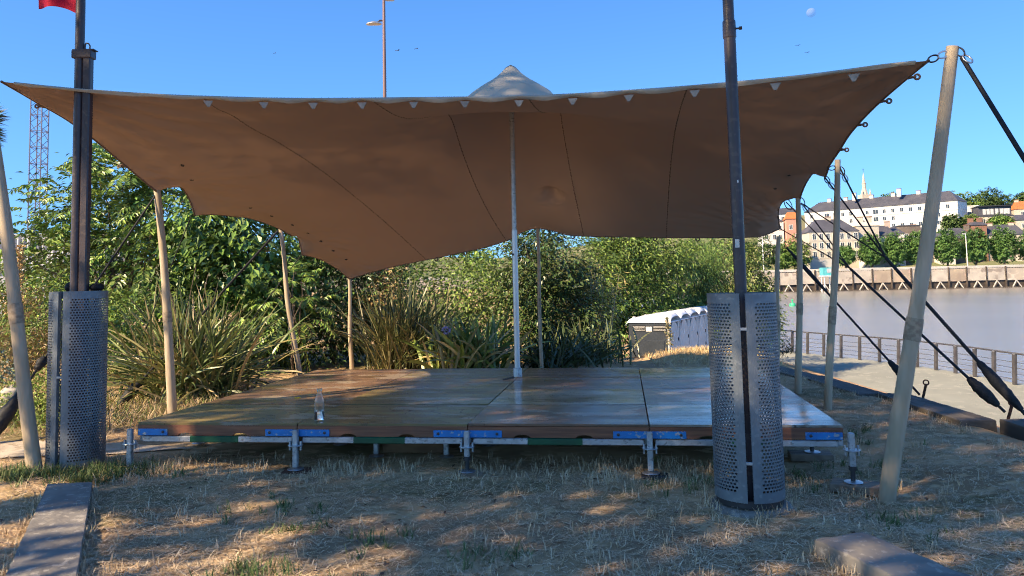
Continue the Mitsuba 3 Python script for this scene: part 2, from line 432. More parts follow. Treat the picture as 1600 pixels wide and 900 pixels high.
# front hem: a narrow band of the outer fabric folded over the rope, scalloped between the tabs
TABS = [0.215, 0.278, 0.335, 0.392, 0.452, 0.512, 0.575, 0.637, 0.700, 0.772, 0.855, 0.93]
ue = np.linspace(0.012, 0.988, 240)
P = np.array([on_sheet(u, 0)[0] for u in ue])
tabs_all = np.array([0.03, 0.09, 0.15] + TABS + [0.985])
near = np.abs(ue[:, None] - tabs_all).min(1)
hgt = 0.030 + 0.032 * np.clip(near / 0.028, 0, 1) * np.exp(-((ue - 0.5) / 0.33) ** 4)
inward = np.gradient(sheet, axis=1)[:, 0]
inw_e = np.array([np.interp(ue, np.linspace(0, 1, NU), inward[:, c]) for c in range(3)]).T
inw_e /= np.linalg.norm(inw_e, axis=1, keepdims=True)
rows = []
for f in np.linspace(0, 1, 6):
    rows.append(P + inw_e * (0.012 * f - 0.022 * math.sin(math.pi * f)) + np.array([0, 0, 1.0]) * (0.012 - hgt * f)[:, None])
rows = np.array(rows)
obj('hem', grid_mesh(rows[..., 0], rows[..., 1], rows[..., 2]), 'tent_hem', tent, smooth=True)
rope = [sheet[0], sheet[-1], sheet[:, -1]]
for r_ in rope:
    obj('edge_rope', tube(r_, 0.013, 7), 'tent_seam', tent, smooth=True)
# sewn seams, proud of the underside
for u in (0.205, 0.40, 0.585, 0.765):
    vs = np.linspace(0.004, 0.996, 130)
    Q = [on_sheet(u, v) for v in vs]
    c = np.array([q - 0.006 * n for q, n in Q])
    t = np.gradient(c, axis=0)
    w = np.cross(t, np.array([n for _, n in Q]))
    w /= np.linalg.norm(w, axis=1, keepdims=True)
    A, B_ = c - w * 0.006, c + w * 0.006
    S3 = np.stack([A, c - 0.003 * np.array([n for _, n in Q]), B_])
    obj('seam', grid_mesh(S3[..., 0], S3[..., 1], S3[..., 2]), 'tent_seam', tent, smooth=True)


def tab_mesh(P, down, wide, s=1.0):
    """small webbing triangle with an eyelet ring at its tip"""
    down, wide = down / np.linalg.norm(down), wide / np.linalg.norm(wide)
    nrm = np.cross(down, wide)
    a = np.array([P - wide * 0.062 * s, P + wide * 0.062 * s, P + wide * 0.016 * s + down * 0.078 * s, P - wide * 0.016 * s + down * 0.078 * s])
    v = np.vstack([a - nrm * 0.005, a + nrm * 0.005])
    body = trimesh.Trimesh(v, [[0, 1, 2], [0, 2, 3], [4, 6, 5], [4, 7, 6], [0, 4, 5], [0, 5, 1], [1, 5, 6], [1, 6, 2], [2, 6, 7], [2, 7, 3], [3, 7, 4], [3, 4, 0]], process=False)
    return body, ring(P + down * 0.060 * s, 0.017 * s, 0.006 * s, nrm, 10, 5)


for u in TABS:
    P, n = on_sheet(u, 0.0)
    P = P + np.array([0, -0.02, -0.045])
    wd = on_sheet(min(u + 0.01, 1), 0)[0] - on_sheet(u - 0.01, 0)[0]
    b_, r_ = tab_mesh(P, np.array([0, 0.25, -1.0]), wd, 0.8)
    key = obj('tab', b_, 'tent_tab', tent)
    obj('eyelet', r_, 'steel_dark', key)
for u_, vs_ in ((0, (0.10, 0.22, 0.33)), (1, (0.07, 0.17, 0.28, 0.40))):
    for v in vs_:
        P, n = on_sheet(u_, v)
        outw = P - on_sheet(0.06 if u_ == 0 else 0.94, v)[0]
        wd = on_sheet(u_, v + 0.01)[0] - on_sheet(u_, v - 0.01)[0]
        b_, r_ = tab_mesh(P, outw, wd, 0.9)
        key = obj('tab', b_, 'tent_seam', tent)
        obj('eyelet', ring(P + outw / np.linalg.norm(outw) * 0.078, 0.022, 0.010, wd, 12, 6), 'tent_seam', key)
for u in (0.08, 0.155, 0.23, 0.30, 0.56, 0.65, 0.74, 0.83, 0.91):      # tie loops of the rear edge
    P, n = on_sheet(u, 1.0)
    obj('tie_loop', ring(P + np.array([0, 0, -0.03]), 0.032, 0.012, (0.2, 1, 0), 10, 6), 'tent_seam', tent)
for u, v in ((0.05, 0.60), (0.05, 0.66), (0.05, 0.72), (0.05, 0.77), (0.05, 0.82), (0.05, 0.87), (0.05, 0.92), (0.045, 0.42), (0.06, 0.35), (0.955, 0.6), (0.95, 0.7)):   # eyelets set into the sheet
    P, n = on_sheet(u, v)
    obj('eyelet', ring(P - n * 0.004, 0.018, 0.009, n, 10, 5, along=(1, 0, 0.3)), 'steel_dark', tent)
# cushioned head of the mast inside the peak
obj('peak_cap', lathe([(0.001, 0.0), (0.025, -0.012), (0.050, -0.06), (0.055, -0.11), (0.04, -0.16)], PEAK + np.array([0, 0, -0.015]), 18), 'tent_seam', tent, smooth=True)


# ------------------------------------------------------------------ the stage
SA = -math.radians(8.1)
SO = np.array([-3.68, 7.57, 0.0])
SM = rotz(SA)
SW, SD, SZ = 6.53, 4.46, 0.445


def st(x, y, z=0.0):
    """stage coordinates (along the front edge, back, up) to world"""
    return SM @ np.array([x, y, z]) + SO


def sbox_(size, c, b=0.0):
    return box(size, st(*c), SA, b)


def deck_tex(a, b, k):
    def fn(p, n, uv):
        x, y = p.x * 0.99 - p.y * 0.14, p.x * 0.14 + p.y * 0.99
        col = mix(a, b, smoothstep(0.35, 0.65, fbm(x * 0.9 + k, y * 7, 0.0, 4)))
        col = mix(col, (0.10, 0.066, 0.046), 0.6 * smoothstep(0.6, 0.7, fbm(x * 6 + k, y * 40, 3.0, 3)))
        col = mix(col, (0.34, 0.29, 0.23), 0.55 * smoothstep(0.62, 0.70, fbm(x * 2.2 + 2 * k, y * 6, 9.0, 4)))
        line = dr.abs(fbm(x * 1.7 + 3 * k, y * 2.6 + k, 6.0, 3) - 0.5)
        return mix((0.045, 0.032, 0.026), col, smoothstep(0.002, 0.006, line) * 0.75 + 0.25)
    return proc(fn)


def deck_rough(base):
    return proc(lambda p, n, uv: base + 0.24 * fbm(p.x * 2.5, p.y * 4.5, 1.0, 4))


deck_bump = (proc(lambda p, n, uv: fbm(p.x * 1.6, p.y * 1.6, 0.0, 2) + 0.06 * fbm(p.x * 10, p.y * 70, 2.0, 2), eps=0.004), 0.012)
mat('deck_brown', deck_tex((0.205, 0.125, 0.080), (0.140, 0.082, 0.054), 1.0), deck_rough(0.13), 0.5, deck_bump)
mat('deck_olive', deck_tex((0.230, 0.180, 0.075), (0.165, 0.125, 0.058), 7.0), deck_rough(0.19), 0.5, deck_bump)
mat('deck_grey', deck_tex((0.330, 0.290, 0.240), (0.200, 0.168, 0.135), 13.0), deck_rough(0.05), 0.5, deck_bump)
mat('fascia_wood', stretched((0.25, 0.105, 0.055), (0.16, 0.066, 0.040), 3, 3, 45), 0.45, 0.4)

stage = thing('stage_platform', 'low wooden stage of sixteen glossy brown deck boards on aluminium legs under the tent', 'stage')
cw, rd = SW / 4, SD / 4
kinds = [['deck_olive', 'deck_brown', 'deck_brown', 'deck_brown'], ['deck_olive', 'deck_olive', 'deck_brown', 'deck_olive'], ['deck_brown', 'deck_grey', 'deck_brown', 'deck_brown'], ['deck_grey', 'deck_brown', 'deck_brown', 'deck_grey']]
rr = random.Random(4)
for i in range(4):
    for j in range(4):
        dz = rr.uniform(-0.005, 0.004)
        m = box((cw - 0.012, rd - 0.024, 0.021), (0, 0, 0), 0, 0.0015)
        tx, ty = rr.uniform(-1, 1) * 0.0022, rr.uniform(-1, 1) * 0.0036
        v = np.asarray(m.vertices)
        v[:, 2] += v[:, 0] * tx + v[:, 1] * ty
        m.vertices = v @ SM.T + st((i + 0.5) * cw, (j + 0.5) * rd, SZ - 0.0105 + dz)
        obj('deck_board', m, kinds[i][j], stage)
# edge frame of each front bay: a beam with two hand holes cut into its lower edge
for i in range(4):
    p = sbox(0.004, 0, cw - 0.004, 0.098)
    for hx in (0.50, 1.06):
        e = Point(hx, 0.0).buffer(1.0, 24)
        from shapely import affinity
        p = p.difference(affinity.scale(e, 0.075, 0.026, origin=(hx, 0)))
    m = trimesh.creation.extrude_polygon(p, 0.040)
    v = np.asarray(m.vertices)
    m.vertices = np.stack([v[:, 0] + i * cw, v[:, 2] + 0.006, v[:, 1] + SZ - 0.021 - 0.099], 1) @ SM.T + SO
    m.faces = np.asarray(m.faces)[:, ::-1]
    obj('front_beam', m, 'fascia_wood', stage)
for x in (0.02, SW - 0.02):
    for j in range(4):
        obj('side_beam', sbox_((0.038, rd - 0.10, 0.098), (x, (j + 0.5) * rd, SZ - 0.0705), 0.003), 'fascia_wood', stage)
for j in range(1, 5):
    obj('cross_beam', sbox_((SW - 0.2, 0.04, 0.09), (SW / 2, j * rd - (0.03 if j == 4 else 0), SZ - 0.068)), 'fascia_wood', stage)
obj('rear_skirt', sbox_((SW - 0.06, 0.018, 0.42), (SW / 2, SD - 0.012, 0.205)), 'underboard_wood', stage)
# blue corner plates on the front beam
for i in range(4):
    for sgn in (0, 1):
        x0 = i * cw + (0.012 if sgn == 0 else cw - 0.012 - 0.305)
        pl = obj('corner_plate', sbox_((0.305, 0.006, 0.062), (x0 + 0.1525, 0.002, SZ - 0.088), 0.0015), 'blue_paint', stage)
        bx = x0 + (0.26 if sgn == 0 else 0.045)
        bm = lathe([(0.001, 0), (0.013, 0.0), (0.013, 0.006), (0.001, 0.008)], n=10)
        bm.vertices = np.asarray(bm.vertices) @ np.array([[1, 0, 0], [0, 0, 1], [0, -1, 0.0]]) @ SM.T + st(bx, -0.002, SZ - 0.086)
        obj('bolt', bm, 'steel_dark', pl)
# ledger tubes with a green grip sleeve
LZ = SZ - 0.021 - 0.099 - 0.034
for i in range(4):
    obj('ledger', sbox_((cw - 0.10, 0.045, 0.055), ((i + 0.5) * cw, 0.028, LZ), 0.006), 'aluminium', stage)
    obj('ledger_sleeve', sbox_((0.50, 0.051, 0.058), ((i + 0.5) * cw - 0.02, 0.028, LZ), 0.006), 'green_paint', stage)
for x in (0.02, SW / 2, SW - 0.02):
    for j in range(4):
        obj('ledger', sbox_((0.045, rd - 0.1, 0.055), (x, (j + 0.5) * rd, LZ), 0.006), 'aluminium', stage)


def stage_leg(x, y, foot, screw=True, front=True):
    """square post with a rosette and wedges, a screw jack and a round foot plate at height foot"""
    zb = foot + (0.13 if screw else 0.02)
    zt = SZ - 0.052 if front else SZ - 0.115
    leg = obj('leg', sbox_((0.05, 0.05, zt - zb), (x, y, (zt + zb) / 2), 0.007), 'aluminium', stage)
    obj('rosette', lathe([(0.02, 0), (0.068, 0), (0.071, 0.005), (0.068, 0.010), (0.02, 0.010)], st(x, y, LZ - 0.045), 16), 'zinc', leg)
    for dx in ((-0.062, 0.062) if front else (0.062,)):
        obj('wedge', sbox_((0.016, 0.028, 0.085), (x + dx * 0.85, y, LZ - 0.045), 0.003), 'aluminium', leg)
    if screw:
        obj('jack', cat(tube([st(x, y, foot + 0.008), st(x, y, zb)], 0.019, 12), tube([st(x, y, zb - 0.03), st(x, y, zb + 0.004)], 0.033, 12)), 'steel_dark', leg, smooth=40)
    obj('foot_plate', lathe([(0.001, 0.0), (0.074, 0.0), (0.078, 0.004), (0.074, 0.008), (0.03, 0.012), (0.001, 0.012)], st(x, y, foot), 20), 'zinc', leg)


foot_z = [0.012, 0.028, 0.03, 0.035, -0.018]
for i in range(5):
    stage_leg(np.clip(i * cw, 0.0, SW + 0.02) + (-0.05 if i == 0 else 0.045 if i == 4 else 0), -0.03, foot_z[i], screw=i in (2, 4))
    for j in (1, 2, 4):
        if i in (1, 2, 3) and j == 2:
            continue
        stage_leg(np.clip(i * cw, 0.0, SW - 0.02), j * rd - (0.06 if j == 4 else 0), -0.018 if i == 4 else 0.02, screw=i == 4, front=False)
for x in (2.20, 2.92):
    stage_leg(x, 0.62, 0.012, screw=False, front=False)

# boards that the feet stand on, and a panel leaning under the stage: they lie loose, so they are things
bd = obj('foot_board', box((0.44, 0.24, 0.066), st(SW + 0.09, -0.04, -0.054), SA - 0.38, 0.004), 'board_wood', label='thick weathered plank under the front right foot of the stage', cat='plank')
obj('foot_board', box((0.40, 0.22, 0.066), st(SW - 0.04, rd, -0.054), SA - 0.05, 0.004), 'board_wood', label='thick plank under the second stage foot behind the perforated post guard', cat='plank')
obj('foot_board', box((0.22, 0.16, 0.030), st(2 * cw + 0.03, -0.03, 0.012), SA + 0.2, 0.004), 'board_wood', label='small dark board under the middle front foot of the stage', cat='plank')
obj('foot_board', box((0.23, 0.15, 0.034), st(3 * cw + 0.03, -0.04, 0.012), SA, 0.004), 'steel_dark', label='dark flat block on the grass under the third front foot from the left', cat='block')
obj('clay_slab', box((0.26, 0.18, 0.030), st(cw + 0.01, -0.01, 0.008), SA + 0.15, 0.006), 'rust', label='reddish broken slab under the front foot below the glass bottle', cat='slab')
obj('plywood_panel', bar(st(2.24, 0.70, 0.16), st(2.90, 0.70, 0.16), 0.018, 0.26, 0.003), 'underboard_wood', label='brown plywood panel standing on edge beneath the stage', cat='panel')

# tent pole in the middle of the stage
cp = thing('tent_pole', 'grey metal tent pole standing on the middle of the stage', 'pole')
c0, c1 = np.array([0.03, 10.52, SZ]), PEAK - np.array([0, 0, 0.16])
obj('shaft', tube([c0 + (0, 0, 0.02), c0 * 0.52 + c1 * 0.48], 0.040, 18), 'zinc', cp, smooth=40)
obj('shaft', tube([c0 * 0.54 + c1 * 0.46, c1], 0.033, 18), 'aluminium', cp, smooth=40)
obj('base_socket', lathe([(0.001, 0.003), (0.062, 0.003), (0.064, 0.01), (0.062, 0.11), (0.057, 0.118), (0.042, 0.12)], c0, 20), 'aluminium', cp, smooth=40)
obj('locking_pin', tube([c0 * 0.60 + c1 * 0.40 + (-0.03, -0.055, 0), c0 * 0.60 + c1 * 0.40 + (-0.03, -0.02, 0)], 0.016, 10), 'steel_dark', cp)
lv = obj('floor_lever', bar(c0 + (-0.05, -0.10, 0.012), c0 + (-0.19, -0.33, 0.010), 0.016, 0.016, 0.003), 'steel_dark', label='short dark metal bar lying on the stage beside the pole foot', cat='bar')

# glass bottle with a little water
bt = thing('glass_bottle', 'clear glass bottle with a little water on the front edge of the stage', 'bottle')
bc = np.array([-1.885, 7.47, SZ + 0.001])
outer_p = [(0.001, 0.0), (0.040, 0.0), (0.0455, 0.006), (0.0465, 0.02), (0.0465, 0.165), (0.044, 0.19), (0.036, 0.218), (0.027, 0.240), (0.0225, 0.262), (0.0225, 0.285), (0.026, 0.288), (0.026, 0.300), (0.0235, 0.302)]
inner_p = [(0.020, 0.300), (0.0195, 0.262), (0.024, 0.240), (0.033, 0.217), (0.041, 0.188), (0.0435, 0.165), (0.0435, 0.02), (0.040, 0.010), (0.001, 0.010)]
scene['clear_glass'] = {'type': 'dielectric', 'int_ior': 1.5, 'ext_ior': 1.0}
scene['clear_water'] = {'type': 'dielectric', 'int_ior': 1.33, 'ext_ior': 1.0}
obj('glass', lathe(outer_p + inner_p, bc, 32), 'clear_glass', bt, smooth=50)
obj('water', lathe([(0.001, 0.0104), (0.0396, 0.0104), (0.0430, 0.020), (0.0430, 0.090), (0.001, 0.090)], bc, 32), 'clear_water', bt, smooth=50)
# small yellow tag lying near the left edge
yt = np.array([-2.46, 9.20, SZ + 0.004])
yt = st(0.95, 1.55, SZ + 0.004)
mat('yellow_plastic', (0.55, 0.42, 0.02), 0.5, 0.4)
obj('yellow_clip', cat(box((0.05, 0.012, 0.006), yt, 0.2), box((0.05, 0.012, 0.006), yt + (0.012, 0.035, 0), 0.2), box((0.012, 0.035, 0.006), yt + (-0.025, 0.016, 0.0005), 0.2)), 'yellow_plastic',
    label='tiny yellow clip lying near the left side of the stage', cat='clip')


# ------------------------------------------------------------------ timber poles that hold the tent
def timber_pole(base, top, r0, r1, label, bands=(), bend=0.02, seed=0, group=None):
    rg = np.random.default_rng(seed)
    base, top = np.asarray(base, float), np.asarray(top, float)
    s = np.linspace(0, 1, 26)[:, None]
    d = top - base
    ax = np.cross(d, [0, 1.0, 0])
    ax /= np.linalg.norm(ax)
    ay = np.cross(d, ax)
    ay /= np.linalg.norm(ay)
    f = 1.0 + rg.random() * 1.5
    P = base + d * s + bend * (np.sin(s * np.pi * f + seed) - np.sin(seed) * (1 - s) - np.sin(np.pi * f + seed) * s) * ax + 0.5 * bend * np.sin(s * np.pi * 2) * ay
    P[0] -= d / np.linalg.norm(d) * 0.06
    r = np.linspace(r0, r1, 26) * (1 + 0.05 * (rg.random(26) - 0.5))
    key = thing('timber_pole', label, 'pole', group)
    obj('shaft', tube(P, r, 14), 'pole_wood', key, smooth=50)
    for a, b in bands:
        q = np.array([[np.interp(t, s[:, 0], P[:, c]) for c in range(3)] for t in np.linspace(a, b, 4)])
        rb = np.interp((a + b) / 2, s[:, 0], r)
        obj('sleeve', tube(q, [rb * 1.10, rb * 1.13, rb * 1.13, rb * 1.09], 16), 'pole_band', key, smooth=50)
    return key, P


def knot(P, r, seed, n=3):
    pass


timber_pole((2.98, 6.36, -0.09), (3.54, 6.0, 3.52), 0.066, 0.046, 'thick leaning timber pole at the front right tent corner, nearest the river', [(0.355, 0.405)], 0.018, 1)
timber_pole((-4.66, 7.57, 0.0), (-5.21, 7.45, 3.96), 0.068, 0.048, 'thick leaning timber pole left of the left perforated post guard', [(0.36, 0.41)], 0.02, 2)
timber_pole((-4.58, 10.4, 0.0), (-4.79, 10.32, 3.07), 0.062, 0.044, 'timber pole rising beside the spiky flax plant', [(0.42, 0.465)], 0.02, 3)
timber_pole((-3.67, 13.3, 0.0), (-4.07, 13.45, 2.76), 0.052, 0.034, 'leaning timber pole at the left rear side of the stage', [], 0.022, 4)
timber_pole((-3.17, 15.1, 0.0), (-3.2, 15.03, 1.93), 0.046, 0.034, 'short pale timber pole under the lowest rear corner of the tent', [], 0.01, 5)
timber_pole((0.49, 14.1, 0.0), (0.47, 14.07, 2.69), 0.034, 0.028, 'thin timber pole behind the stage next to the metal pole', [(0.45, 0.53)], 0.012, 6)
timber_pole((3.97, 9.94, 0.0), (4.26, 9.92, 3.22), 0.050, 0.036, 'timber pole on the river side beside the right stage corner, tallest of the three there', [(0.34, 0.41)], 0.016, 7)
timber_pole((4.14, 11.43, 0.0), (4.28, 11.42, 2.88), 0.050, 0.036, 'timber pole on the river side, middle one of the three there', [(0.40, 0.46)], 0.02, 8)
timber_pole((4.42, 13.2, -0.02), (4.53, 13.05, 2.4), 0.046, 0.034, 'timber pole at the rear right tent corner, half hidden by the right post guard', [(0.33, 0.41)], 0.012, 9)


# ------------------------------------------------------------------ ropes, straps, shackles
def strap(name, pts, r, label, ctgy='strap', sag=0.0, parts=()):
    pts = np.asarray(pts, float)
    key = thing(name, label, ctgy)
    s = np.linspace(0, 1, 14)[:, None]
    P = pts[0] + (pts[1] - pts[0]) * s - np.array([0, 0, 1.0]) * sag * 4 * s * (1 - s)
    obj('line', tube(P, r, 8), 'black_webbing', key, smooth=50)
    return key, P


def sleeve_on(key, P, a, b, r, seed=0):
    """padded cover pulled over the ratchet of a strap"""
    rg = np.random.default_rng(seed)
    t = np.linspace(a, b, 16)
    s = np.linspace(0, 1, len(P))
    Q = np.array([[np.interp(x, s, P[:, c]) for c in range(3)] for x in t])
    f = np.sin(np.linspace(0.12, 0.90, 16) * np.pi) ** 0.7
    rad = r * f * (1 + 0.16 * (rg.random(16) - 0.5))
    m = tube(Q, rad, 14)
    v = np.asarray(m.vertices)
    m.vertices = v + (rg.random(v.shape) - 0.5) * r * 0.16
    obj('ratchet_cover', m, 'black_webbing', key, smooth=60)


def chain(key, a, b, n=2, r=0.007):
    """shackle and carabiner between two points"""
    a, b = np.asarray(a, float), np.asarray(b, float)
    d = (b - a) / np.linalg.norm(b - a)
    L = np.linalg.norm(b - a) / n
    for i in range(n):
        c = a + d * L * (i + 0.5)
        obj('carabiner', ring(c, L * 0.30, r, np.cross(d, [0, 0, 1.0]) if i % 2 == 0 else np.cross(d, [1.0, 0, 0.2]), 14, 6, stretch=1.75, along=d), 'zinc' if i % 2 else 'steel_dark', key, smooth=60)


# front right corner
k1, P = strap('guy_strap', [(3.59, 5.97, 3.42), (4.15, 4.30, 0.0)], 0.018, 'black guy strap leaving the top of the front right timber pole')
chain(k1, (3.34, 6.0, 3.41), (3.50, 6.0, 3.47), 2)
chain(k1, (3.56, 5.99, 3.50), (3.62, 5.90, 3.36), 2)
# two ropes and a strap that meet at a ring
J1, J2 = np.array([4.61, 9.5, 1.92]), np.array([4.75, 10.85, 1.81])
k2, P = strap('guy_strap', [J1, (5.62, 8.42, 0.02)], 0.021, 'thick black guy strap with a bulging cover, ending near the right frame edge')
sleeve_on(k2, P, 0.64, 0.90, 0.060, 1)
k, _ = strap('guy_rope', [(4.27, 9.9, 3.12), J1], 0.011, 'black rope running down from the top of the tallest river side pole', 'rope')
chain(k, (4.28, 9.9, 3.12), (4.33, 9.85, 2.92), 2)
chain(k, (4.13, 9.9, 3.10), (4.22, 9.91, 3.12), 1)
k, _ = strap('guy_rope', [(4.28, 10.4, 3.05), J1], 0.010, 'black rope from the tent edge just behind the tallest river side pole', 'rope')
chain(k, (4.28, 10.4, 3.06), (4.34, 10.28, 2.88), 2)
k, _ = strap('guy_rope', [(4.32, 11.4, 2.80), J1], 0.009, 'black rope from the tent edge beside the middle river side pole, running towards the camera', 'rope')
k3, P = strap('guy_strap', [J2, (5.93, 9.47, 0.02)], 0.018, 'black guy strap with a torn flapping cover near the ground')
sleeve_on(k3, P, 0.79, 0.96, 0.072, 2)
k, _ = strap('guy_rope', [(4.33, 11.38, 2.78), J2], 0.010, 'black rope running down from the top of the middle river side pole', 'rope')
chain(k, (4.30, 11.40, 2.88), (4.38, 11.33, 2.66), 2)
k, _ = strap('guy_rope', [(4.38, 12.2, 2.90), J2], 0.008, 'upper of two thin ropes from the rear right tent edge', 'rope')
chain(k, (4.36, 12.2, 2.93), (4.41, 12.06, 2.78), 1)
k, _ = strap('guy_rope', [(4.56, 12.98, 2.51), J2], 0.008, 'lower of two thin ropes from the rear right tent edge', 'rope')
k4, P = strap('guy_strap', [(4.60, 12.9, 2.20), (5.74, 11.08, 0.0)], 0.017, 'black guy strap from the rear right pole with a small cover low down')
sleeve_on(k4, P, 0.03, 0.34, 0.034, 3)
sleeve_on(k4, P, 0.80, 0.93, 0.055, 4)
# left side
k5, P = strap('guy_strap', [(-4.80, 10.3, 3.0), (-6.03, 8.86, 0.0)], 0.014, 'black guy strap running down to the left from the flax side pole')
sleeve_on(k5, P, 0.82, 1.0, 0.085, 5)
sleeve_on(k5, P, 0.685, 0.73, 0.055, 9)
k6, P = strap('guy_strap', [(-4.1, 13.4, 2.70), (-5.80, 11.30, 0.02)], 0.021, 'thick black guy strap crossing in front of the spiky flax plant')
sleeve_on(k6, P, 0.86, 0.99, 0.075, 6)
k, _ = strap('guy_rope', [(-4.82, 11.5, 2.82), (-6.3, 12.4, 0.1)], 0.008, 'thin rope from the left tent edge into the shrubs', 'rope')
k, _ = strap('guy_rope', [(-3.86, 14.0, 2.29), (-5.6, 14.6, 0.3)], 0.008, 'thin rope from the low left rear tent edge into the shrubs', 'rope')
for (p, q, lab) in (((5.62, 8.42, 0.0), (5.70, 8.36, 0.10), 'ground anchor stake at the end of the thick guy strap'), ((5.93, 9.47, 0.0), (5.99, 9.42, 0.12), 'ground anchor stake below the torn strap cover'), ((5.74, 11.08, -0.05), (5.80, 11.0, 0.16), 'rusty anchor stake with a hook on the sandy bank')):
    st_ = thing('anchor_stake', lab, 'stake')
    obj('shaft', tube([np.array(p) + (0, 0, -0.15), np.array(q)], 0.018, 9), 'rust', st_, smooth=50)
    obj('eye', ring(np.array(q) + (0, 0, 0.02), 0.035, 0.010, (0.3, 1, 0), 12, 6), 'rust', st_, smooth=50)

# ------------------------------------------------------------------ the two masts with their perforated guards
def guard_panel(cx, cy, R, z0, z1, a0, a1, margin, nrow, ncol):
    """half shell of sheet steel: slotted field between plain margins; angles in radians"""
    V, F = [], []

    def quad(pts):
        o = len(V)
        V.extend(pts)
        F.append([o, o + 1, o + 2])
        F.append([o, o + 2, o + 3])

    def pt(a, z, r=R):
        return (cx + r * math.cos(a), cy + r * math.sin(a), z)

    th = 0.004
    b0, b1 = a0 + margin, a1 - margin
    y0, y1 = z0 + 0.07, z1 - 0.07
    da, dz = (b1 - b0) / (ncol + 0.5), (y1 - y0) / nrow
    # plain margins
    for (s0, s1, t0, t1, n) in ((a0, b0, z0, z1, 4), (b1, a1, z0, z1, 4), (b0, b1, z0, y0, 30), (b0, b1, y1, z1, 30)):
        e = np.linspace(s0, s1, n + 1)
        for i in range(n):
            quad([pt(e[i], t0), pt(e[i + 1], t0), pt(e[i + 1], t1), pt(e[i], t1)])
    # the folded edges and the thickness at top
    for a, s in ((a0, 1), (a1, -1)):
        e = [pt(a, z0), pt(a, z0, R - 0.035), pt(a, z1, R - 0.035), pt(a, z1)]
        quad(e)
    e = np.linspace(a0, a1, 36)
    for i in range(35):
        quad([pt(e[i], z1), pt(e[i + 1], z1), pt(e[i + 1], z1, R - th), pt(e[i], z1, R - th)])
    hx, hz = 0.37, 0.30                               # slot half sizes as shares of the cell
    oct_ = [(-hx, 0), (-hx * 0.72, -hz), (hx * 0.72, -hz), (hx, 0), (hx * 0.72, hz), (-hx * 0.72, hz)]
    out_ = [(-0.5, 0), (-0.5, -0.5), (0.5, -0.5), (0.5, 0), (0.5, 0.5), (-0.5, 0.5)]
    for r in range(nrow):
        off = 0.25 if r % 2 else -0.25
        zc = y0 + (r + 0.5) * dz
        for c in range(ncol):
            ac = b0 + (c + 0.75 + off) * da
            o = len(V)
            for (x, y) in out_:
                V.append(pt(ac + x * da, zc + y * dz))
            for (x, y) in oct_:
                V.append(pt(ac + x * da, zc + y * dz))
            for (x, y) in oct_:
                V.append(pt(ac + x * da, zc + y * dz, R - th))
            for i in range(6):
                j = (i + 1) % 6
                F.append([o + i, o + j, o + 6 + j])
                F.append([o + i, o + 6 + j, o + 6 + i])
                F.append([o + 6 + i, o + 6 + j, o + 12 + j])
                F.append([o + 6 + i, o + 12 + j, o + 12 + i])
        # half cells that close the row
        aa = (b0, b0 + 0.25 * da + off * da) if off > 0 else (b1 - 0.5 * da, b1)
        if aa[1] - aa[0] > 1e-4:
            quad([pt(aa[0], zc - dz / 2), pt(aa[1], zc - dz / 2), pt(aa[1], zc + dz / 2), pt(aa[0], zc + dz / 2)])
    return trimesh.Trimesh(np.array(V), np.array(F), process=False)


def mast_guard(c, R, z0, z1, seam, gap, nrow, ncol, label, latches):
    """two perforated half shells with an open seam, hinged opposite it"""
    key = thing('mast_guard', label, 'post guard')
    g = gap / R / 2
    m = 0.062 / R
    a = seam
    for k_, (s, e) in enumerate(((a + g, a + math.pi - 0.01), (a + math.pi + 0.01, a + 2 * math.pi - g))):
        obj('perforated_shell', guard_panel(c[0], c[1], R, z0, z1, s, e, m, nrow, ncol), 'galvanised', key)
    d = np.array([math.cos(a), math.sin(a), 0])
    t = np.array([-d[1], d[0], 0])
    for z in latches:
        obj('latch', bar(np.array([c[0], c[1], z]) + d * (R - 0.012) - t * (gap / 2 + 0.01), np.array([c[0], c[1], z]) + d * (R - 0.012) + t * (gap / 2 + 0.01), 0.02, 0.022, 0.003), 'aluminium', key)
    obj('foot_ring', lathe([(R - 0.05, z0 - 0.045), (R - 0.012, z0 - 0.045), (R - 0.012, z0 + 0.01), (R - 0.05, z0 + 0.01)], (c[0], c[1], 0), 40), 'steel_dark', key, smooth=40)
    return key


# right mast
MR = np.array([1.765, 5.99, 0])
mast_guard(MR, 0.258, 0.075, 1.605, -1.83, 0.045, 56, 23, 'grey perforated steel guard around the foot of the right mast, dark seam facing the camera', (0.36, 1.34))
obj('concrete_pad', lathe([(0.001, 0.020), (0.27, 0.020), (0.30, 0.010), (0.33, -0.03)], MR, 36), 'stone', smooth=40, label='round concrete pad under the right perforated post guard', cat='concrete pad')
mr = thing('steel_mast', 'dark painted round steel mast rising out of the right perforated guard', 'mast')
obj('tube', tube([MR + (0, 0, 0.02), MR + (0, 0, 3.66)], 0.0465, 24), 'mast_paint', mr, smooth=50)
obj('upper_tube', tube([MR + (0, 0, 3.74), MR + (0, 0, 6.5)], 0.0425, 24), 'mast_paint', mr, smooth=50)
obj('collar', lathe([(0.046, 3.62), (0.052, 3.63), (0.052, 3.70), (0.050, 3.76), (0.043, 3.77)], MR, 24), 'mast_paint', mr, smooth=40)
obj('collar_bolt', cat(tube([MR + (0.045, -0.02, 3.695), MR + (0.085, -0.03, 3.695)], 0.008, 8), tube([MR + (0.070, -0.027, 3.695), MR + (0.092, -0.032, 3.695)], 0.014, 6)), 'steel_dark', mr)
stk = np.array([[MR[0] + 0.0475 * math.cos(a), MR[1] + 0.0475 * math.sin(a), z] for z in (1.955, 2.02) for a in np.linspace(-2.45, -1.75, 6)]).reshape(2, 6, 3)
obj('sticker', grid_mesh(stk[..., 0].T, stk[..., 1].T, stk[..., 2].T), 'white_card', mr)
